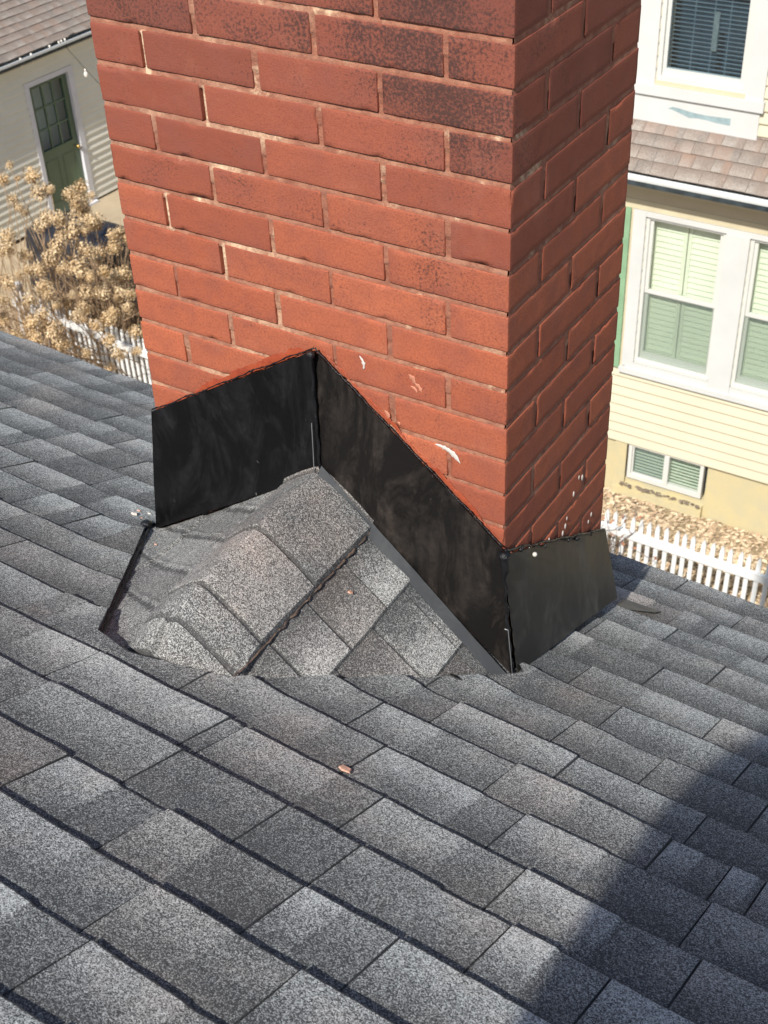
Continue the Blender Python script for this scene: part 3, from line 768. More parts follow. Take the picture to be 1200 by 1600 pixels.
CR = [(-.852, -.045, .009, 0, 'largest white mortar crumb, outside the lower left corner of the chimney flashing'), (-.862, -.018, .0045, 1, 'small orange crumb farthest left of the crumbs by the flashing corner'),
      (-.838, -.012, .006, 0, 'white mortar crumb nearest the left edge of the black flashing'), (-.828, -.048, .004, 1, 'orange crumb touching the blob of black roof cement'),
      (-.70, -.15, .004, 1, 'lone orange speck on the shaded left side of the shingled saddle')]
for i, (u, v, s, k_, lb) in enumerate(CR):
    chip('mortar_crumb', RF(np.array(u), np.array(v), np.array(.008 if u < -.8 else .012)), s, s*.6, s*.5, i, lb, 'mortar crumb', mat=M_CHIP if k_ else M_WHITE, group='mortar crumbs by the left corner of the flashing', seed=10+i)

# ================================================================ GROUND
def ground_mat():
    m, t, b = newmat('leafy soil')
    n1 = tex(t, 1.1, 6, .7).outputs[0]; vo = tex(t, 17, kind='Voronoi'); vs = N(t, 'SeparateColor'); L(t, vo.outputs['Color'], vs.inputs[0])
    c = mixc(t, vs.outputs[0], (.24, .17, .11), (.58, .47, .32))
    c = mixc(t, ramp(t, n1, [(.42, 0.0), (.62, 1.0)]), c, (.30, .23, .14))
    L(t, c, b.inputs['Base Color']); b.inputs['Roughness'].default_value = .95
    bump(t, b, vo.outputs['Distance'], .8, .03); return m
m = M_(); S = 120
m.add([(-S, -S, GZ), (S, -S, GZ), (S, S, GZ), (-S, S, GZ)], [(0, 1, 2, 3)])
tag(m.build('ground', ground_mat()), kind='structure')
m = M_(); m.box(-12.6, -7.6, 8.6, 17, GZ-.05, GZ+.03)
tag(m.build('patio', plain('tan concrete', (.46, .37, .25), .9, .08, 3, bmp=.5)), kind='structure')
m = M_(); rr = random.Random(5)
V = []; F = []; C = []
def leaf(x, y, s):
    a = rr.uniform(0, 6.28); tl = rr.uniform(-.5, .5); t2 = rr.uniform(-.5, .5); z = GZ+.006+rr.uniform(0, .025)
    ca, sa = math.cos(a), math.sin(a); n0 = len(V); col = (rr.random(), rr.random(), 0, 1)
    for (p, q, h) in ((-1, 0, 0), (-.3, .5, .15), (.5, .42, .1), (1, 0, 0), (.5, -.42, .12), (-.3, -.5, .1)):
        X_ = p*s; Y_ = q*s; V.append((x+ca*X_-sa*Y_, y+sa*X_+ca*Y_, z+abs(h)*s+tl*X_*.6+t2*Y_*.6)); C.append(col)
    F.append((n0, n0+1, n0+2, n0+3)); F.append((n0, n0+3, n0+4, n0+5))
for i in range(9000): leaf(rr.uniform(-4.6, 1.2), rr.uniform(7.2, 8.62), rr.uniform(.016, .036))
for i in range(3500): leaf(rr.uniform(-4.6, 1.2), rr.uniform(5.6, 7.2), rr.uniform(.016, .036))
for i in range(9000):
    x_, y_ = rr.uniform(-14, -4.8), rr.uniform(5.6, 12)
    if x_ < -7.7 and y_ > 8.7 and rr.random() < .93: continue
    leaf(x_, y_, rr.uniform(.02, .05))
m.add(V, F, C); tag(m.build('fallen_leaves', M_LEAF, attr=True), 'tan dry leaves scattered over the ground by the fence and foundation', 'fallen leaves', kind='stuff')

# ================================================================ CREAM HOUSE (right)
WY = 8.61
ch = empty('cream_house', 'cream sided house with white framed windows and a tan shingle skirt roof, beyond the fence', 'house')
def laps(m, x0, x1, y, z0, z1, holes, lap=.104, axis='y', sign=-1, out=.021):
    n = int(math.ceil((z1-z0)/lap))
    for i in range(n):
        za = z0+i*lap; zb = min(z1, za+lap)
        iv = [(x0, x1)]
        for hx0, hx1, hz0, hz1 in holes:
            if zb > hz0+.01 and za < hz1-.01:
                nv = []
                for a, b in iv:
                    if hx0 > a: nv.append((a, min(b, hx0)))
                    if hx1 < b: nv.append((max(a, hx1), b))
                iv = [q for q in nv if q[1]-q[0] > .004]
        for a, b in iv:
            prof = [(out, za), (out+.001, za+.010), (.002, zb-.002), (.002, zb), (-.02, zb), (-.02, za)]
            V = []
            for xx in (a, b):
                for o_, z_ in prof:
                    V.append((xx, y+sign*o_, z_) if axis == 'y' else (y+sign*o_, xx, z_))
            k = len(prof); F = [(j, (j+1) % k, k+(j+1) % k, k+j) for j in range(k)]+[tuple(range(k))[::-1], tuple(range(k, 2*k))]
            m.add(V, F)
HX0, HX1 = -5.2, 3.5
FB = -6.78
winA = (-3.02, -2.30, -5.86, -4.40); winB = (-2.09, -1.37, -5.86, -4.40)
holes = [(winA[0], winA[1], winA[2], winA[3]), (winB[0], winB[1], winB[2], winB[3])]
m = M_(); laps(m, HX0, HX1, WY, FB, -4.02, holes); m.build('wall', M_SID, ch)
# side walls / bulk
m = M_(); m.box(HX0, HX0+.02, WY+.02, WY+7, FB, -.6); m.build('side_wall', M_SID, ch)
m = M_(); m.box(HX1-.02, HX1, WY+.02, WY+7, FB, -.6); m.build('side_wall', M_SID, ch)
m = M_(); bx0, bx1, bz0, bz1 = -3.00, -2.235, -7.19, -6.79
m.box(HX0+.02, bx0-.1, WY+.03, WY+.2, GZ-.2, FB); m.box(bx1+.03, HX1-.02, WY+.03, WY+.2, GZ-.2, FB)
m.box(bx0-.1, bx1+.03, WY+.03, WY+.2, GZ-.2, bz0-.03)
m.build('foundation', M_STUCCO, ch)
m = M_(); m.box(bx0-.14, bx0-.02, WY-.005, WY+.035, GZ+.02, FB-.002); m.box(bx0-.14, bx1+.03, WY-.03, WY+.034, GZ+.02, GZ+.10)
m.box(bx0-.02, bx1+.03, WY-.02, WY+.036, GZ+.101, GZ+.15)
m.build('window_well_sill', M_STUCCO, ch)
def frame_box(m, x0, x1, z0, z1, y0, y1, t, tb=None, tt=None):
    tb = t if tb is None else tb; tt = t if tt is None else tt
    m.box(x0, x0+t, y0, y1, z0, z1); m.box(x1-t, x1, y0, y1, z0, z1)
    m.box(x0+t, x1-t, y0, y1, z0, z0+tb); m.box(x0+t, x1-t, y0, y1, z1-tt, z1)
def pane(x0, x1, z0, z1, y, mat, parent, name='pane'):
    m = M_(); m.box(x0, x1, y, y+.004, z0, z1); return m.build(name, mat, parent)
# basement slider
m = M_(); frame_box(m, bx0, bx1, bz0, bz1, WY+.0, WY+.07, .035, .045, .02); mx = (bx0+bx1)/2+.015; m.box(mx-.022, mx+.022, WY-.004, WY+.06, bz0+.045, bz1-.02)
frame_box(m, bx0+.036, mx-.023, bz0+.046, bz1-.021, WY+.02, WY+.05, .014)
bw = m.build('window', M_VINYL, ch); bw['label'] = 'low two-part basement window in the yellow foundation'
pane(bx0+.04, mx-.022, bz0+.05, bz1-.022, WY+.035, M_SCREEN, bw); pane(mx+.022, bx1-.035, bz0+.046, bz1-.02, WY+.03, M_GLASS, bw)
m = M_()
for i in range(12):
    z = bz0+.05+i*.036; P = [(bx0+.03, WY+.075, z), (bx1-.03, WY+.075, z), (bx1-.03, WY+.078, z+.020), (bx0+.03, WY+.078, z+.020)]
    m.add(P+[(a, b+.002, c) for a, b, c in P], [(0, 1, 2, 3), (7, 6, 5, 4), (0, 4, 5, 1), (1, 5, 6, 2), (2, 6, 7, 3), (3, 7, 4, 0)])
m.build('blind', plain('pale green blind', (.50, .60, .51), .5, .05, 5), bw)
m = M_(); m.box(bx0, bx1, WY+.12, WY+.125, bz0, bz1); m.build('room', M_ROOM, bw)
m = M_()
for i in range(60):
    m.ball((rng.uniform(bx0-.05, bx1), rng.uniform(WY-.05, WY-.005), GZ+.155+rng.uniform(0, .006)), rng.uniform(.006, .02), 6, 4, sc_=(1.4, 1, .4))
m.build('debris', plain('grey grit', (.26, .20, .15), .9, .3, 30), bw)
# the pair of tall double-hung windows in one white surround
def double_hung(x0, x1, z0, z1, Y, name_label):
    m = M_(); zm = z0+(z1-z0)*.492
    frame_box(m, x0, x1, z0, z1, Y-.012, Y+.09, .030, .045, .025)
    frame_box(m, x0+.030, x1-.030, zm, z1-.025, Y+.012, Y+.045, .030, .032, .018)       # upper sash
    frame_box(m, x0+.030, x1-.030, z0+.045, zm-.002, Y+.035, Y+.066, .026, .050, .020)        # lower sash
    m.box(x0+.004, x1-.004, Y-.032, Y-.013, z0+.002, z0+.03)
    w_ = m.build('window', M_VINYL, ch); w_['label'] = name_label
    pane(x0+.058, x1-.058, zm+.03, z1-.042, Y+.028, M_GLASS, w_)
    pane(x0+.054, x1-.054, z0+.093, zm-.02, Y+.050, M_GLASS, w_)
    pane(x0+.032, x1-.032, z0+.046, zm-.003, Y+.006, M_SCREEN, w_, 'insect_screen')
    # interior louvred shutters, two leaves
    xm = (x0+x1)/2-.01
    for a, b in ((x0+.03, xm-.004), (xm+.004, x1-.03)):
        m = M_(); frame_box(m, a, b, z0+.04, z1-.03, Y+.10, Y+.12, .034, .06, .05)
        z = z0+.105
        while z < z1-.10:
            P = [(a+.034, Y+.102, z), (b-.034, Y+.102, z), (b-.034, Y+.118, z+.058), (a+.034, Y+.118, z+.058)]
            m.add(P+[(p[0], p[1]+.006, p[2]) for p in P], [(0, 1, 2, 3), (7, 6, 5, 4), (0, 4, 5, 1), (1, 5, 6, 2), (2, 6, 7, 3), (3, 7, 4, 0)]); z += .0545
        m.build('louvre_shutter', M_SHUT, w_)
    m = M_(); m.box(x0, x1, Y+.30, Y+.31, z0, z1); m.build('room', M_ROOMG, w_)
    return w_
double_hung(*winA, WY, 'white double-hung window with louvred shutters inside, beside the green shutter')
double_hung(*winB, WY, 'white double-hung window with louvred shutters inside, cut by the right edge')
m = M_(); cz0, cz1 = -5.97, -4.35
m.box(-3.135, -3.022, WY-.035, WY-.001, cz0+.06, cz1); m.box(-1.368, -1.26, WY-.035, WY-.001, cz0+.06, cz1)
m.box(-3.021, -1.369, WY-.035, WY-.001, -4.398, cz1)
m.box(-2.298, -2.092, WY-.045, WY-.002, cz0+.045, -4.40)
m.box(-3.155, -1.24, WY-.06, WY-.001, cz0-.01, cz0+.044)
m.box(-3.10, -1.30, WY-.034, WY-.002, cz0+.046, -5.862)
m.build('window_surround', M_TRIM, ch)
m = M_(); m.box(-3.158, -3.138, WY-.024, WY, cz0+.03, -4.33); m.box(-3.25, -1.15, WY-.026, WY, -4.346, -4.26); m.build('cream_trim', M_BEIGE, ch)
for xa in (-3.52, -1.23): m = M_(); frame_box(m, xa, xa+.36, -5.95, -4.35, WY-.042, WY-.016, .05, .07, .07); m.box(xa+.05, xa+.31, WY-.034, WY-.02, -5.88, -4.42); m.build('shutter', M_GREEN, ch)
# soffit + gutter + skirt roof
m = M_(); m.box(HX0-.1, HX1+.1, 8.33, WY+.1, -4.035, -4.015); m.box(HX0, HX1, WY-.024, WY-.001, -4.255, -4.037); m.build('soffit', M_SOFF, ch)
def gutter(m, mi, x0, x1, yb, yf, zb, zt, axis='x'):
    prof = [(yb, zt), (yb, zb), (yf*.35+yb*.65, zb-.004), (yf*.85+yb*.15, zb+.01), (yf*.92+yb*.08, zb+.05), (yf, zt-.03), (yf, zt), (yf*.9+yb*.1, zt), (yf*.9+yb*.1, zt-.012)]
    V = []
    for xx in (x0, x1):
        for y_, z_ in prof: V.append((xx, y_, z_) if axis == 'x' else (y_, xx, z_))
    k = len(prof); m.add(V, [(j, j+1, k+j+1, k+j) for j in range(k-1)])
    if axis == 'x': mi.box(x0, x1, min(yb, yf)+.008, max(yb, yf)-.008, zb+.012, zt-.022)
    else: mi.box(min(yb, yf)+.008, max(yb, yf)-.008, x0, x1, zb+.012, zt-.022)
m = M_(); mi = M_(); gutter(m, mi, HX0-.1, HX1+.1, 8.39, 8.27, -4.01, -3.90)
g = m.build('gutter', M_GUT, ch); mi.build('gutter_trough', M_GUTIN, g)
SK = math.radians(36)
def skirt_frame(u, v, h):
    u = np.asarray(u, float); v = np.asarray(v, float); h = np.asarray(h, float)
    c_, s_ = math.cos(SK), math.sin(SK)
    o = np.array([0, 8.335, -3.90])
    return o+u[..., None]*np.array([1, 0, 0])+v[..., None]*np.array([0, -c_, -s_])+h[..., None]*np.array([0, -s_, c_])
m = M_()
vs_ = [-.62+.125*k for k in range(6)]
prev = vs_[0]-.13
for i, b in enumerate(vs_):
    rr_ = random.Random(900+i)
    course_strip(m, lambda u, v, h: skirt_frame(u, v, h*1.6), prev, b, HX0-.1, HX1+.1, [], 500+i, (0, .05, .2, .6), step=.03, tmin=.004, tmax=.007, minseg=.10, maxseg=.22); prev = b
m.build('skirt_roof', MS_TAN, ch, attr=True)
# upper wall with the blind window
UY = 8.75; uw = (-3.10, -2.34, -3.27, -1.55)
m = M_(); laps(m, HX0, HX1, UY, -3.9, -.6, [(uw[0], uw[1], uw[2], uw[3])]); m.build('upper_wall', M_SID, ch)
m = M_(); frame_box(m, uw[0], uw[1], uw[2], uw[3], UY-.01, UY+.08, .035, .04, .03)
frame_box(m, uw[0]+.036, uw[1]-.036, uw[2]+.041, -2.36, UY+.02, UY+.06, .030, .055, .03)
frame_box(m, uw[0]+.036, uw[1]-.036, -2.358, uw[3]-.03, UY+.0, UY+.03, .030, .03, .03)
w_ = m.build('window', M_VINYL, ch); w_['label'] = 'upper window with grey horizontal blinds and a hanging paper strip'
pane(uw[0]+.066, uw[1]-.066, uw[2]+.09, -2.39, UY+.035, M_GLASSD, w_); pane(uw[0]+.066, uw[1]-.066, -2.33, uw[3]-.06, UY+.012, M_GLASSD, w_)
m = M_(); z = uw[2]+.08
while z < uw[3]-.08:
    m.box(uw[0]+.05, uw[1]-.05, UY+.085, UY+.103, z, z+.0035); z += .034
for x_ in (-2.86, -2.70, -2.57): m.box(x_, x_+.006, UY+.084, UY+.0845, uw[2]+.08, uw[3]-.08)
m.build('blind', M_BLIND, w_)
m = M_(); m.box(-2.695, -2.648, UY+.066, UY+.067, -3.0, -2.69); m.build('paper_strip', plain('paper', (.26, .26, .24), .8, .15, 40), w_)
m = M_(); m.box(uw[0], uw[1], UY+.3, UY+.31, uw[2], uw[3]); m.build('room', M_ROOM, w_)
m = M_(); m.box(-3.285, -3.104, UY-.035, UY-.001, -3.30, -1.5); m.box(-2.336, -2.185, UY-.035, UY-.001, -3.30, -1.5)
m.box(-3.30, -2.17, UY-.06, UY-.001, -3.385, -3.302)
m.box(-3.283, -2.20, UY-.032, UY-.002, -3.62, -3.387)
m.build('window_surround', M_TRIM, ch)
m = M_(); m.box(-3.103, -2.337, UY-.030, UY-.012, -3.300, -3.268); m.build('cream_trim', M_BEIGE, ch)
# torn flap in the apron board
m = M_(); V = []
top = [(-2.965, -3.478), (-2.93, -3.462), (-2.86, -3.466), (-2.78, -3.478), (-2.70, -3.484), (-2.62, -3.486), (-2.54, -3.482), (-2.43, -3.478)]
bot = [(-2.965, -3.482), (-2.93, -3.486), (-2.86, -3.506), (-2.78, -3.530), (-2.70, -3.522), (-2.62, -3.526), (-2.54, -3.535), (-2.43, -3.537)]
for (a, b), (c, d) in zip(top, bot): V += [(a, UY-.0335, b), (c, UY-.0335, d)]
m.add(V, [(2*i, 2*i+1, 2*i+3, 2*i+2) for i in range(7)]); m.build('torn_flap', plain('blue grey underlay', (.30, .40, .42), .8, .1, 20), ch)
m = M_(); m.box(HX0-.3, HX1+.3, 8.5, WY+7.2, -.6, -.5); m.build('eave', M_SOFF, ch)
m = M_(); m.add([(HX0-.3, 8.45, -.5), (HX1+.3, 8.45, -.5), (HX1+.3, 12.2, 1.9), (HX0-.3, 12.2, 1.9), (HX1+.3, 15.9, -.5), (HX0-.3, 15.9, -.5)], [(0, 1, 2, 3), (3, 2, 4, 5), (0, 3, 5), (1, 4, 2)], (.5, .5, .3, 1)); m.build('upper_roof', MS_TAN, ch, attr=True)
settle(ch, (-.8, WY, GZ))

# ================================================================ GARAGE (left)
ga = empty('garage', 'low garage with beige lap siding, dark green glazed door and tan shingle roof', 'garage')
GX = -12.6
RT = lambda y: 0
dY0, dY1, dZ0, dZ1 = 10.62, 11.50, -7.39, -5.39
m = M_(); laps(m, 5.0, 15.0, 0.0, GZ+.06, -5.14, [(dY0, dY1, dZ0, dZ1)], .104, 'x', 1)
for v in m.v: v[:, 0] += GX
m.build('wall', M_SID2, ga)
m = M_()
m.box(GX-.03, GX+.025, dY0, dY0+.07, dZ0, dZ1); m.box(GX-.03, GX+.025, dY1-.09, dY1, dZ0, dZ1); m.box(GX-.03, GX+.025, dY0+.07, dY1-.09, dZ1-.07, dZ1)
m.box(GX-.1, GX-.031, dY0, dY0+.06, dZ0, dZ1); m.box(GX-.1, GX-.031, dY1-.08, dY1, dZ0, dZ1)
m.box(GX-.1, GX+.08, dY0+.07, dY1, dZ0-.02, dZ0+.03)
m.build('door_frame', plain('lavender white paint', (.72, .72, .76), .45, .04, 4), ga)
m = M_(); y0, y1 = dY0+.072, dY1-.092; g0, g1, gz0, gz1 = y0+.075, y1-.085, -6.40, -5.52
X0, X1 = GX-.075, GX-.035
m.box(X0, X1, y0, g0, dZ0+.03, dZ1-.072); m.box(X0, X1, g1, y1, dZ0+.03, dZ1-.072); m.box(X0, X1, g0, g1, gz1, dZ1-.072); m.box(X0, X1, g0, g1, dZ0+.03, gz0)
for k in (1, 2):
    yy = g0+(g1-g0)*k/3; m.box(X0+.01, X1-.004, yy-.012, yy+.012, gz0, gz1)
    zz_ = gz0+(gz1-gz0)*k/3; m.box(X0+.012, X1-.006, g0, g1, zz_-.012, zz_+.012)
m.box(X1-.001, X1+.008, g0-.02, g1+.02, gz0-.025, gz0); m.box(X1-.001, X1+.008, g0-.02, g1+.02, gz1, gz1+.02)
m.box(X1-.001, X1+.008, g0-.02, g0, gz0, gz1); m.box(X1-.001, X1+.008, g1, g1+.02, gz0, gz1)
for ya, yb in ((g0, (g0+g1)/2-.04), ((g0+g1)/2+.04, g1)):
    for (p, q, r, s) in ((ya, yb, -6.55, -6.565), (ya, yb, -7.15, -7.165), (ya, ya+.015, -7.15, -6.565), (yb-.015, yb, -7.15, -6.565)): m.box(X1-.001, X1+.006, p, q, r, s)
dr = m.build('door', M_DOOR, ga)
m = M_(); m.box(X0+.014, X0+.018, g0, g1, gz0, gz1); m.build('pane', M_GLASSD, dr)
m = M_(); m.tube([(X1, y1-.06, -6.50), (X1+.05, y1-.06, -6.50)], .010, 8); m.ball((X1+.065, y1-.06, -6.50), .03, 12, 8); m.build('knob', M_BRASS, dr, smooth=True)
m = M_(); m.box(X0-.25, X0-.24, y0, y1, dZ0, dZ1); m.build('room', M_ROOMB, ga)
m = M_(); mi = M_(); gutter(m, mi, 4.9, 15.1, GX+.035, GX+.175, -5.10, -5.01, 'y')
g = m.build('gutter', M_GUT, ga); mi.build('gutter_trough', M_GUTIN, g)
m = M_(); m.box(GX-.02, GX+.018, 4.9, 15.1, -5.15, -5.0); m.build('fascia', M_SOFF, ga)
GS = math.radians(27)
def gar_frame(u, v, h):
    u = np.asarray(u, float); v = np.asarray(v, float); h = np.asarray(h, float); c_, s_ = math.cos(GS), math.sin(GS)
    return np.array([GX+.04, 0, -4.985])+u[..., None]*np.array([0, -1, 0])+v[..., None]*np.array([c_, 0, -s_])+h[..., None]*np.array([s_, 0, c_])
m = M_(); prev = -3.6
for i in range(28):
    b = prev+.13
    course_strip(m, lambda u, v, h: gar_frame(u, v, h*1.6), prev, b, -15.1, -4.9, [], 700+i, (0, .1, .25, .45), step=.05, tmin=.004, tmax=.007, minseg=.12, maxseg=.28); prev = b
m.build('roof', MS_TAN, ga, attr=True)
m = M_(); m.box(GX-3.3, GX-.3, 5.0, 15.0, GZ, -5.1); m.build('back_wall', M_SID2, ga)
settle(ga, (GX, 11, GZ)); ga.rotation_euler = (0, 0, math.radians(-3))
# string lights from the garage gutter
st = empty('string_lights', 'thin wire of small clear bulbs strung from the garage gutter', 'string lights')
A, B = Vector((GX+.12, 11.36, -5.07)), Vector((-5.2, 8.7, -3.75)); pts = []
for i in range(61):
    t = i/60; p = A.lerp(B, t); p.z -= 4*1.15*t*(1-t); pts.append(p)
m = M_(); m.tube(pts, .0055, 5); m.tube([(GX+.10, 9.6+.06*i, -5.0-.015*math.sin(i*1.1)) for i in range(40)], .0055, 5); m.build('wire', M_WIRE, st)
bulbm = None
bp = [pts[4], pts[9], pts[14], pts[19], pts[24]]+[Vector((GX+.11, y, -5.0)) for y in (10.55, 10.75, 11.28, 11.40, 11.1, 11.33)]
for p in bp:
    if bulbm is None:
        m = M_(); m.tube([(0, 0, 0), (0, 0, -.04)], .014, 8); m.ball((0, 0, -.075), .03, 10, 8, sc_=(1, 1, 1.45)); o = m.build('bulb', M_BULB, st, smooth=True); bulbm = o
    else: o = bulbm.copy(); COL.objects.link(o); o.parent = st
    o.location = p
settle(st, A)

# ================================================================ PICKET FENCES
picket_mesh = None
M_FENCE = plain('white fence paint', (.74, .75, .74), .5, .05, 8)
def fence(label, pA, pB, n, top):
    f = empty('picket_fence', label, 'picket fence', 'white picket fences in front of the neighbouring yard')
    A, B = np.array(pA), np.array(pB); L_ = np.linalg.norm(B-A); d = (B-A)/L_; ang = math.atan2(d[1], d[0])
    f.location = (*A, GZ); f.rotation_euler = (0, 0, ang)
    m = M_(); hh = top-GZ
    m.box(0, L_, -.022, .016, hh-.22, hh-.145); m.build('rail', M_FENCE, f)
    m = M_(); m.box(0, L_, -.020, .016, .16, .235); m.build('rail', M_FENCE, f)
    src = None
    for i in range(n):
        x = (i+.5)*L_/n
        if src is None:
            w2 = .0195; t_ = .009
            prof = [(-w2, 0.05), (w2, 0.05), (w2, hh-.06), (w2*.95, hh-.045), (w2*.45, hh-.015), (0, hh), (-w2*.45, hh-.015), (-w2*.95, hh-.045), (-w2, hh-.06)]
            V = [(a, .018, b) for a, b in prof]+[(a, .018+2*t_, b) for a, b in prof]; k = len(prof)
            m = M_(); m.add(V, [tuple(range(k)), tuple(range(2*k-1, k-1, -1))]+[(j, k+j, k+(j+1) % k, (j+1) % k) for j in range(k)])
            src = o = m.build('picket', M_FENCE, f)
        else: o = src.copy(); COL.objects.link(o); o.parent = f
        o.location = (x, 0, rng.gauss(0, .002)); o.rotation_euler = (0, rng.gauss(0, .008), 0)
    for x in (0, L_):
        m = M_(); m.box(x-.045, x+.045, .04, .13, 0, hh-.01); m.box(x-.055, x+.055, .03, .14, hh-.009, hh+.02); m.build('post', M_FENCE, f)
    return f
fence('white picket fence running past the leafy strip to the right of the chimney', (-5.0, 7.16), (-.55, 7.12), 55, -6.47)
fence('white picket fence behind the dried hydrangeas, left of the chimney', (-10.2, 7.62), (-5.1, 7.16), 62, -6.40)

# ================================================================ HYDRANGEAS
HEADS = [(-10.23, 8.02, -5.08, 0.049), (-10.09, 8.18, -5.24, 0.1), (-9.79, 7.96, -5.29, 0.088), (-10.1, 7.85, -5.38, 0.064), (-9.97, 7.8, -5.44, 0.056), (-9.55, 7.92, -5.19, 0.048), (-9.31, 7.96, -5.21, 0.083), (-10.49, 8.11, -5.33, 0.079), (-9.45, 7.69, -5.4, 0.09), (-9.31, 7.73, -5.4, 0.089), (-9.56, 8.29, -5.59, 0.122), (-9.23, 7.81, -5.54, 0.118), (-9.24, 8.19, -5.62, 0.099), (-8.8, 7.98, -5.59, 0.069), (-8.78, 7.94, -5.7, 0.09), (-8.76, 7.52, -5.56, 0.088), (-9.84, 7.42, -5.61, 0.104), (-8.97, 7.89, -5.8, 0.084), (-9.68, 7.25, -5.63, 0.096), (-9.34, 7.33, -5.82, 0.089), (-9.33, 7.62, -5.69, 0.09), (-8.68, 7.25, -5.61, 0.12), (-9.12, 7.49, -5.83, 0.069), (-8.79, 7.69, -5.75, 0.055), (-8.51, 7.47, -5.72, 0.067), (-8.47, 7.22, -5.65, 0.059), (-8.78, 7.43, -5.99, 0.089), (-8.45, 7.34, -5.87, 0.08), (-8.39, 7.5, -5.97, 0.081), (-8.58, 7.8, -5.93, 0.09), (-8.6, 7.64, -5.88, 0.075), (-8.29, 7.5, -6.11, 0.068), (-8.14, 7.42, -5.87, 0.06), (-8.34, 7.32, -6.08, 0.061), (-8.17, 7.07, -5.99, 0.073), (-8.7, 7.25, -6.1, 0.075), (-8.94, 7.11, -6.06, 0.048), (-8.52, 6.97, -5.75, 0.046), (-8.85, 6.69, -5.77, 0.079), (-8.88, 6.94, -5.74, 0.08), (-9.14, 7.22, -6.02, 0.075), (-9.35, 6.89, -5.77, 0.081), (-9.4, 7.1, -5.8, 0.054), (-9.18, 6.63, -5.81, 0.06), (-9.13, 6.53, -5.97, 0.073), (-8.75, 6.73, -5.93, 0.072), (-8.76, 6.58, -5.95, 0.079), (-8.63, 6.73, -6.07, 0.093), (-8.72, 6.53, -6.1, 0.085), (-8.59, 6.76, -6.25, 0.087), (-8.33, 7.04, -6.1, 0.073), (-8.21, 7.07, -6.26, 0.08), (-7.99, 6.96, -6.3, 0.079), (-7.91, 7.14, -6.34, 0.053), (-7.93, 7.19, -6.14, 0.073), (-7.96, 6.49, -6.04, 0.051), (-7.96, 6.77, -6.36, 0.059), (-9.08, 6.61, -6.22, 0.074), (-9.65, 7.46, -5.79, 0.07), (-9.3, 7.72, -5.6, 0.076), (-9.25, 8.11, -5.57, 0.084), (-8.59, 6.2, -6.01, 0.077), (-8.62, 6.53, -6.27, 0.066), (-10.19, 7.58, -5.43, 0.091), (-9.57, 6.85, -5.65, 0.094), (-9.1, 6.39, -5.76, 0.078), (-8.3, 6.55, -6.34, 0.059)]
_r = random.Random(77)
for _h in list(HEADS):
    for _k in range(2):
        if _r.random() < (.42 if _h[0] < -8.7 else .1): HEADS.append((_h[0]+_r.gauss(0, .22), _h[1]+_r.uniform(.0, .5), _h[2]-_r.uniform(.0, .35), _h[3]*_r.uniform(.6, .95)))
def head_mesh(seed):
    rr = random.Random(seed); V = []; F = []; C = []
    for i in range(380):
        a = rr.uniform(0, 6.283); z = rr.uniform(-1, 1); r = rr.uniform(.42, 1.15); s = math.sqrt(1-z*z)
        n = Vector((s*math.cos(a), s*math.sin(a), z)); c = Vector((n.x*r, n.y*r, n.z*r*1.1))
        t = n.cross(Vector((rr.random(), rr.random(), rr.random()))).normalized(); b = n.cross(t)
        t = (t+n*rr.uniform(-.7, .7)).normalized(); b = (b+n*rr.uniform(-.7, .7)).normalized()
        sz = rr.uniform(.07, .16); n0 = len(V); col = (rr.random(), rr.random(), 0, 1)
        for p, q in ((-1, -.2), (0, -1), (1, .1), (.1, 1)): V.append(tuple(c+t*p*sz+b*q*sz+n*.04*p)); C.append(col)
        F.append((n0, n0+1, n0+2, n0+3))
    me = M_(); me.add(V, F, C); 
    me.ball((0, 0, 0), .40, 8, 6, (.1, .1, 0, 1)); return me  # dark core ball imitates the shade in the gaps between petals
HM = []
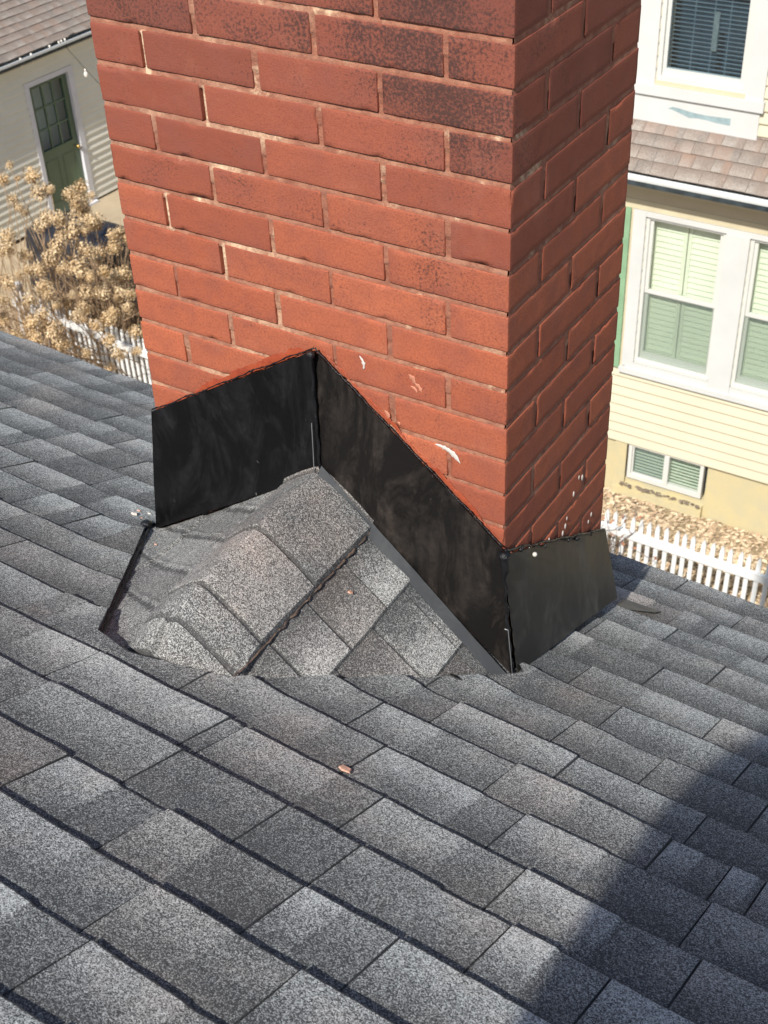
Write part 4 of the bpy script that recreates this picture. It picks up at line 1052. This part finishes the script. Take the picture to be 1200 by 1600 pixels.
def make_bush(label, heads, base, spread, seed, nst):
    rr = random.Random(seed)
    b = empty('hydrangea', label, 'hydrangea', 'dried hydrangeas beside the picket fence')
    st_ = M_()
    for (x, y, z, r_) in heads:
        bx = base[0]+rr.gauss(0, spread); by = base[1]+rr.gauss(0, spread*.6)
        p0 = Vector((bx, by, GZ)); p2 = Vector((x, y, z-r_*.5)); p1 = p0.lerp(p2, .5)+Vector((rr.gauss(0, .08), rr.gauss(0, .08), .18))
        ps = [p0*(1-t)**2+p1*2*t*(1-t)+p2*t*t for t in (0, .2, .4, .6, .8, 1)]
        st_.tube(ps, [.009, .008, .007, .006, .005, .004], 5)
    for i in range(nst):
        bx = base[0]+rr.gauss(0, spread); by = base[1]+rr.gauss(0, spread*.6); h = rr.uniform(.6, 1.9)
        p0 = Vector((bx, by, GZ)); p2 = Vector((bx+rr.gauss(0, .45), by+rr.gauss(0, .35), GZ+h)); p1 = p0.lerp(p2, .5)+Vector((rr.gauss(0, .08), rr.gauss(0, .08), .1))
        ps = [p0*(1-t)**2+p1*2*t*(1-t)+p2*t*t for t in (0, .25, .5, .75, 1)]
        st_.tube(ps, [.008, .007, .006, .004, .002], 4)
        for k in range(2):
            t = rr.uniform(.5, .9); q = ps[int(t*4)]; e = q+Vector((rr.gauss(0, .15), rr.gauss(0, .15), rr.uniform(.05, .25))); st_.tube([q, e], [.004, .0015], 4)
    st_.build('stems', M_STEM, b)
    for (x, y, z, r_) in heads:
        k = rr.randrange(4)
        if len(HM) < 4: o = head_mesh(60+len(HM)).build('flower_head', M_FLOW, b, attr=True); HM.append(o)
        else: o = HM[k].copy(); COL.objects.link(o); o.parent = b
        o.location = (x, y, z); o.scale = (r_, r_, r_*rr.uniform(.9, 1.15)); o.rotation_euler = (rr.uniform(0, 3), rr.uniform(0, 3), rr.uniform(0, 3))
    settle(b, (base[0], base[1], GZ))
hA = [h for h in HEADS if h[0] < -9.25]; hB = [h for h in HEADS if h[0] >= -9.25 and h[2] > -5.85]; hC = [h for h in HEADS if h[0] >= -9.25 and h[2] <= -5.85]
make_bush('tall dried hydrangea nearest the garage wall, at the left edge', hA, (-9.7, 7.5), .35, 1, 110)
make_bush('dried hydrangea in front of the black covered grill', hB, (-9.0, 8.0), .30, 2, 130)
make_bush('low dried hydrangea leaning over the pickets by the roof edge', hC, (-8.95, 7.95), .30, 3, 70)
# dried climber on the right fence
b = empty('dried_rose_bush', 'thin dried bush with curled reddish leaves tangled in the fence right of the chimney', 'dried bush')
rr = random.Random(12); m = M_(); V = []; F = []; C = []
for i in range(34):
    x0_ = -2.75+rr.gauss(0, .18); y0_ = 7.0+rr.gauss(0, .05)
    p = Vector((x0_, y0_, GZ)); d_ = Vector((rr.gauss(0, .25), rr.gauss(0, .12), 1)).normalized(); ps = [p]
    for k in range(8):
        d_ = (d_+Vector((rr.gauss(0, .28), rr.gauss(0, .14), 0))).normalized(); p = p+d_*rr.uniform(.10, .16); ps.append(p)
        if rr.random() < .5 and k > 2: e = p+Vector((rr.gauss(0, .12), rr.gauss(0, .06), rr.uniform(-.02, .12))); m.tube([p, e], [.0035, .0015], 4)
        if rr.random() < .42 and k > 1:
            for q in range(2):
                c = p+Vector((rr.gauss(0, .03), rr.gauss(0, .03), rr.gauss(0, .03))); t = Vector((rr.gauss(0, 1), rr.gauss(0, 1), rr.gauss(0, 1))).normalized(); u = t.cross(Vector((rr.random(), .3, .2))).normalized(); s = rr.uniform(.018, .038); n0 = len(V)
                for a_, b_ in ((-1, 0), (0, -.6), (1, 0), (0, .6)): V.append(tuple(c+t*a_*s+u*b_*s)); C.append((rr.random()*.5, 1, 0, 1))
                F.append((n0, n0+1, n0+2, n0+3))
    m.tube(ps, [.007-.0006*k for k in range(len(ps))], 4)
m.build('stems', M_STEM2, b); m = M_(); m.add(V, F, C); m.build('leaves', plain('curled dry leaf', (.58, .30, .18), .8, .2, 30, c2=(.36, .15, .09)), b)
settle(b, (-2.75, 7.0, GZ))
# ================================================================ COVERED GRILL
gr = empty('covered_grill', 'barbecue grill under a black vinyl cover on the patio near the green door', 'grill')
def cover(x0, x1, y0, y1, z0, zs, sl):
    nx, nz = 26, 14; V = []; n = 72
    cx_, cy_2 = (x0+x1)/2, (y0+y1)/2
    for j in range(nz+5):
        if j <= nz: t = j/nz; z = z0+(zs-z0)*t; sh = 1.06-.08*t
        else: q = (j-nz)/4; z = zs+sl*math.sin(q*1.5); sh = .98*math.cos(q*1.45)+.02
        for i in range(n):
            a = 2*math.pi*i/n; ca, sa = math.cos(a), math.sin(a); e = 5
            rx = abs(ca)**(2/e)*math.copysign(1, ca)*(x1-x0)/2; ry = abs(sa)**(2/e)*math.copysign(1, sa)*(y1-y0)/2
            f = 1+(.035*math.sin(a*11+1)+.02*math.sin(a*23))*(1-min(1, j/nz))+.02*math.sin(a*5+j*.6)
            V.append((cx_+rx*sh*f, cy_2+ry*sh*f, z))
    m = M_(); R_ = nz+5
    m.add(V, [(j*n+i, j*n+(i+1) % n, (j+1)*n+(i+1) % n, (j+1)*n+i) for j in range(R_-1) for i in range(n)]+[tuple((R_-1)*n+i for i in range(n))]); return m
cover(-11.45, -10.05, 8.95, 9.75, GZ+.12, -6.62, .18).build('cover', M_TARP, gr, smooth=True)
m = M_()
for x in (-11.3, -10.2):
    for y in (9.05, 9.65): m.tube([(x-.02, y, GZ+.075), (x+.02, y, GZ+.075)], .045, 12)
m.build('wheels', M_SEAL, gr)
settle(gr, (-10.75, 9.35, GZ))
bx_ = empty('deck_box', 'low black storage box beside the covered grill, half in shade', 'storage box')
m = M_(); m.box(-9.55, -8.95, 8.75, 9.3, GZ+.03, -6.95); m.build('body', M_TARP, bx_)
m = M_(); m.box(-9.58, -8.92, 8.72, 9.33, -6.948, -6.90); m.build('lid', M_TARP, bx_)
settle(bx_, (-9.25, 9.0, GZ+.03))
# ================================================================ PHOTOGRAPHER (casts the shadow at the lower right)
def person():
    J = {  # name: (x, y, z, radius, parent)
        'pelvis': (.86, -2.06, .36, .26, None), 'waist': (.84, -2.04, .55, .27, 'pelvis'), 'chest': (.87, -1.98, .78, .175, 'waist'), 'neckb': (.86, -1.94, .97, .10, 'chest'),
        'neck': (.86, -1.92, 1.05, .058, 'neckb'), 'head1': (.86, -1.90, 1.16, .085, 'neck'), 'head2': (.86, -1.90, 1.24, .092, 'head1'), 'head3': (.86, -1.90, 1.30, .055, 'head2'),
        'shL': (.65, -1.94, .95, .085, 'neckb'), 'elL': (.59, -1.92, .60, .075, 'shL'), 'wrL': (.74, -1.73, .58, .042, 'elL'), 'haL': (.77, -1.68, .60, .036, 'wrL'),
        'shR': (1.08, -1.94, .95, .085, 'neckb'), 'elR': (1.13, -1.86, .66, .065, 'shR'), 'wrR': (.95, -1.72, .56, .042, 'elR'), 'haR': (.88, -1.68, .58, .036, 'wrR'),
        'hipL': (.68, -2.03, .34, .17, 'pelvis'), 'knL': (.62, -1.80, -.08, .10, 'hipL'), 'anL': (.68, -2.12, .02, .055, 'knL'), 'toL': (.68, -2.22, .02, .04, 'anL'),
        'hipR': (1.02, -2.03, .30, .12, 'pelvis'), 'knR': (1.10, -1.78, -.10, .085, 'hipR'), 'anR': (1.09, -2.12, .02, .055, 'knR'), 'toR': (1.09, -2.22, .02, .04, 'anR')}
    names = list(J); me = bpy.data.meshes.new('person'); V = [J[n][:3] for n in names]; E = [(names.index(J[n][4]), i) for i, n in enumerate(names) if J[n][4]]
    me.from_pydata(V, E, []); o = bpy.data.objects.new('person', me); COL.objects.link(o)
    md = o.modifiers.new('skin', 'SKIN')
    if not me.skin_vertices: 
        import bmesh
        b_ = bmesh.new(); b_.from_mesh(me); b_.verts.layers.skin.verify(); b_.to_mesh(me); b_.free()
    for i, n in enumerate(names): me.skin_vertices[0].data[i].radius = (J[n][3], J[n][3]*(.8 if n in ('chest', 'waist', 'pelvis') else 1)); me.skin_vertices[0].data[i].use_root = (i == 0)
    s = o.modifiers.new('sub', 'SUBSURF'); s.levels = 2; s.render_levels = 2
    me.materials.append(plain('dark work clothes', (.05, .06, .09), .9, .2, 20))
    tag(o, 'person kneeling behind the camera, seen only by the shadow at lower right', 'person')
    dg = bpy.context.evaluated_depsgraph_get(); ev = o.evaluated_get(dg); nm = bpy.data.meshes.new_from_object(ev)
    o.modifiers.clear(); o.data = nm; nm.materials.clear() if False else None
    nm.polygons.foreach_set('use_smooth', [True]*len(nm.polygons))
    m = M_(); m.tube([(.87, -2.06, z) for z in (.02, .12, .30, .46, .60, .74, .88, 1.01, 1.12)], [.37, .38, .36, .335, .35, .355, .35, .30, .13], 24); m.build('jacket', plain('grey jacket', (.10, .11, .13), .9, .2, 12), o, smooth=True)
    m = M_(); m.ball((.86, -1.905, 1.25), .112, 16, 10, sc_=(.95, 1.02, .85)); m.tube([(.86, -1.83, 1.24), (.86, -1.75, 1.23)], [.085, .05], 12); m.build('cap', plain('black cap cloth', (.03, .03, .035), .9, .1, 20), o, smooth=True)
    return o
person()
settle(house, (-.6, -1.5, GZ))
bpy.context.view_layer.update()
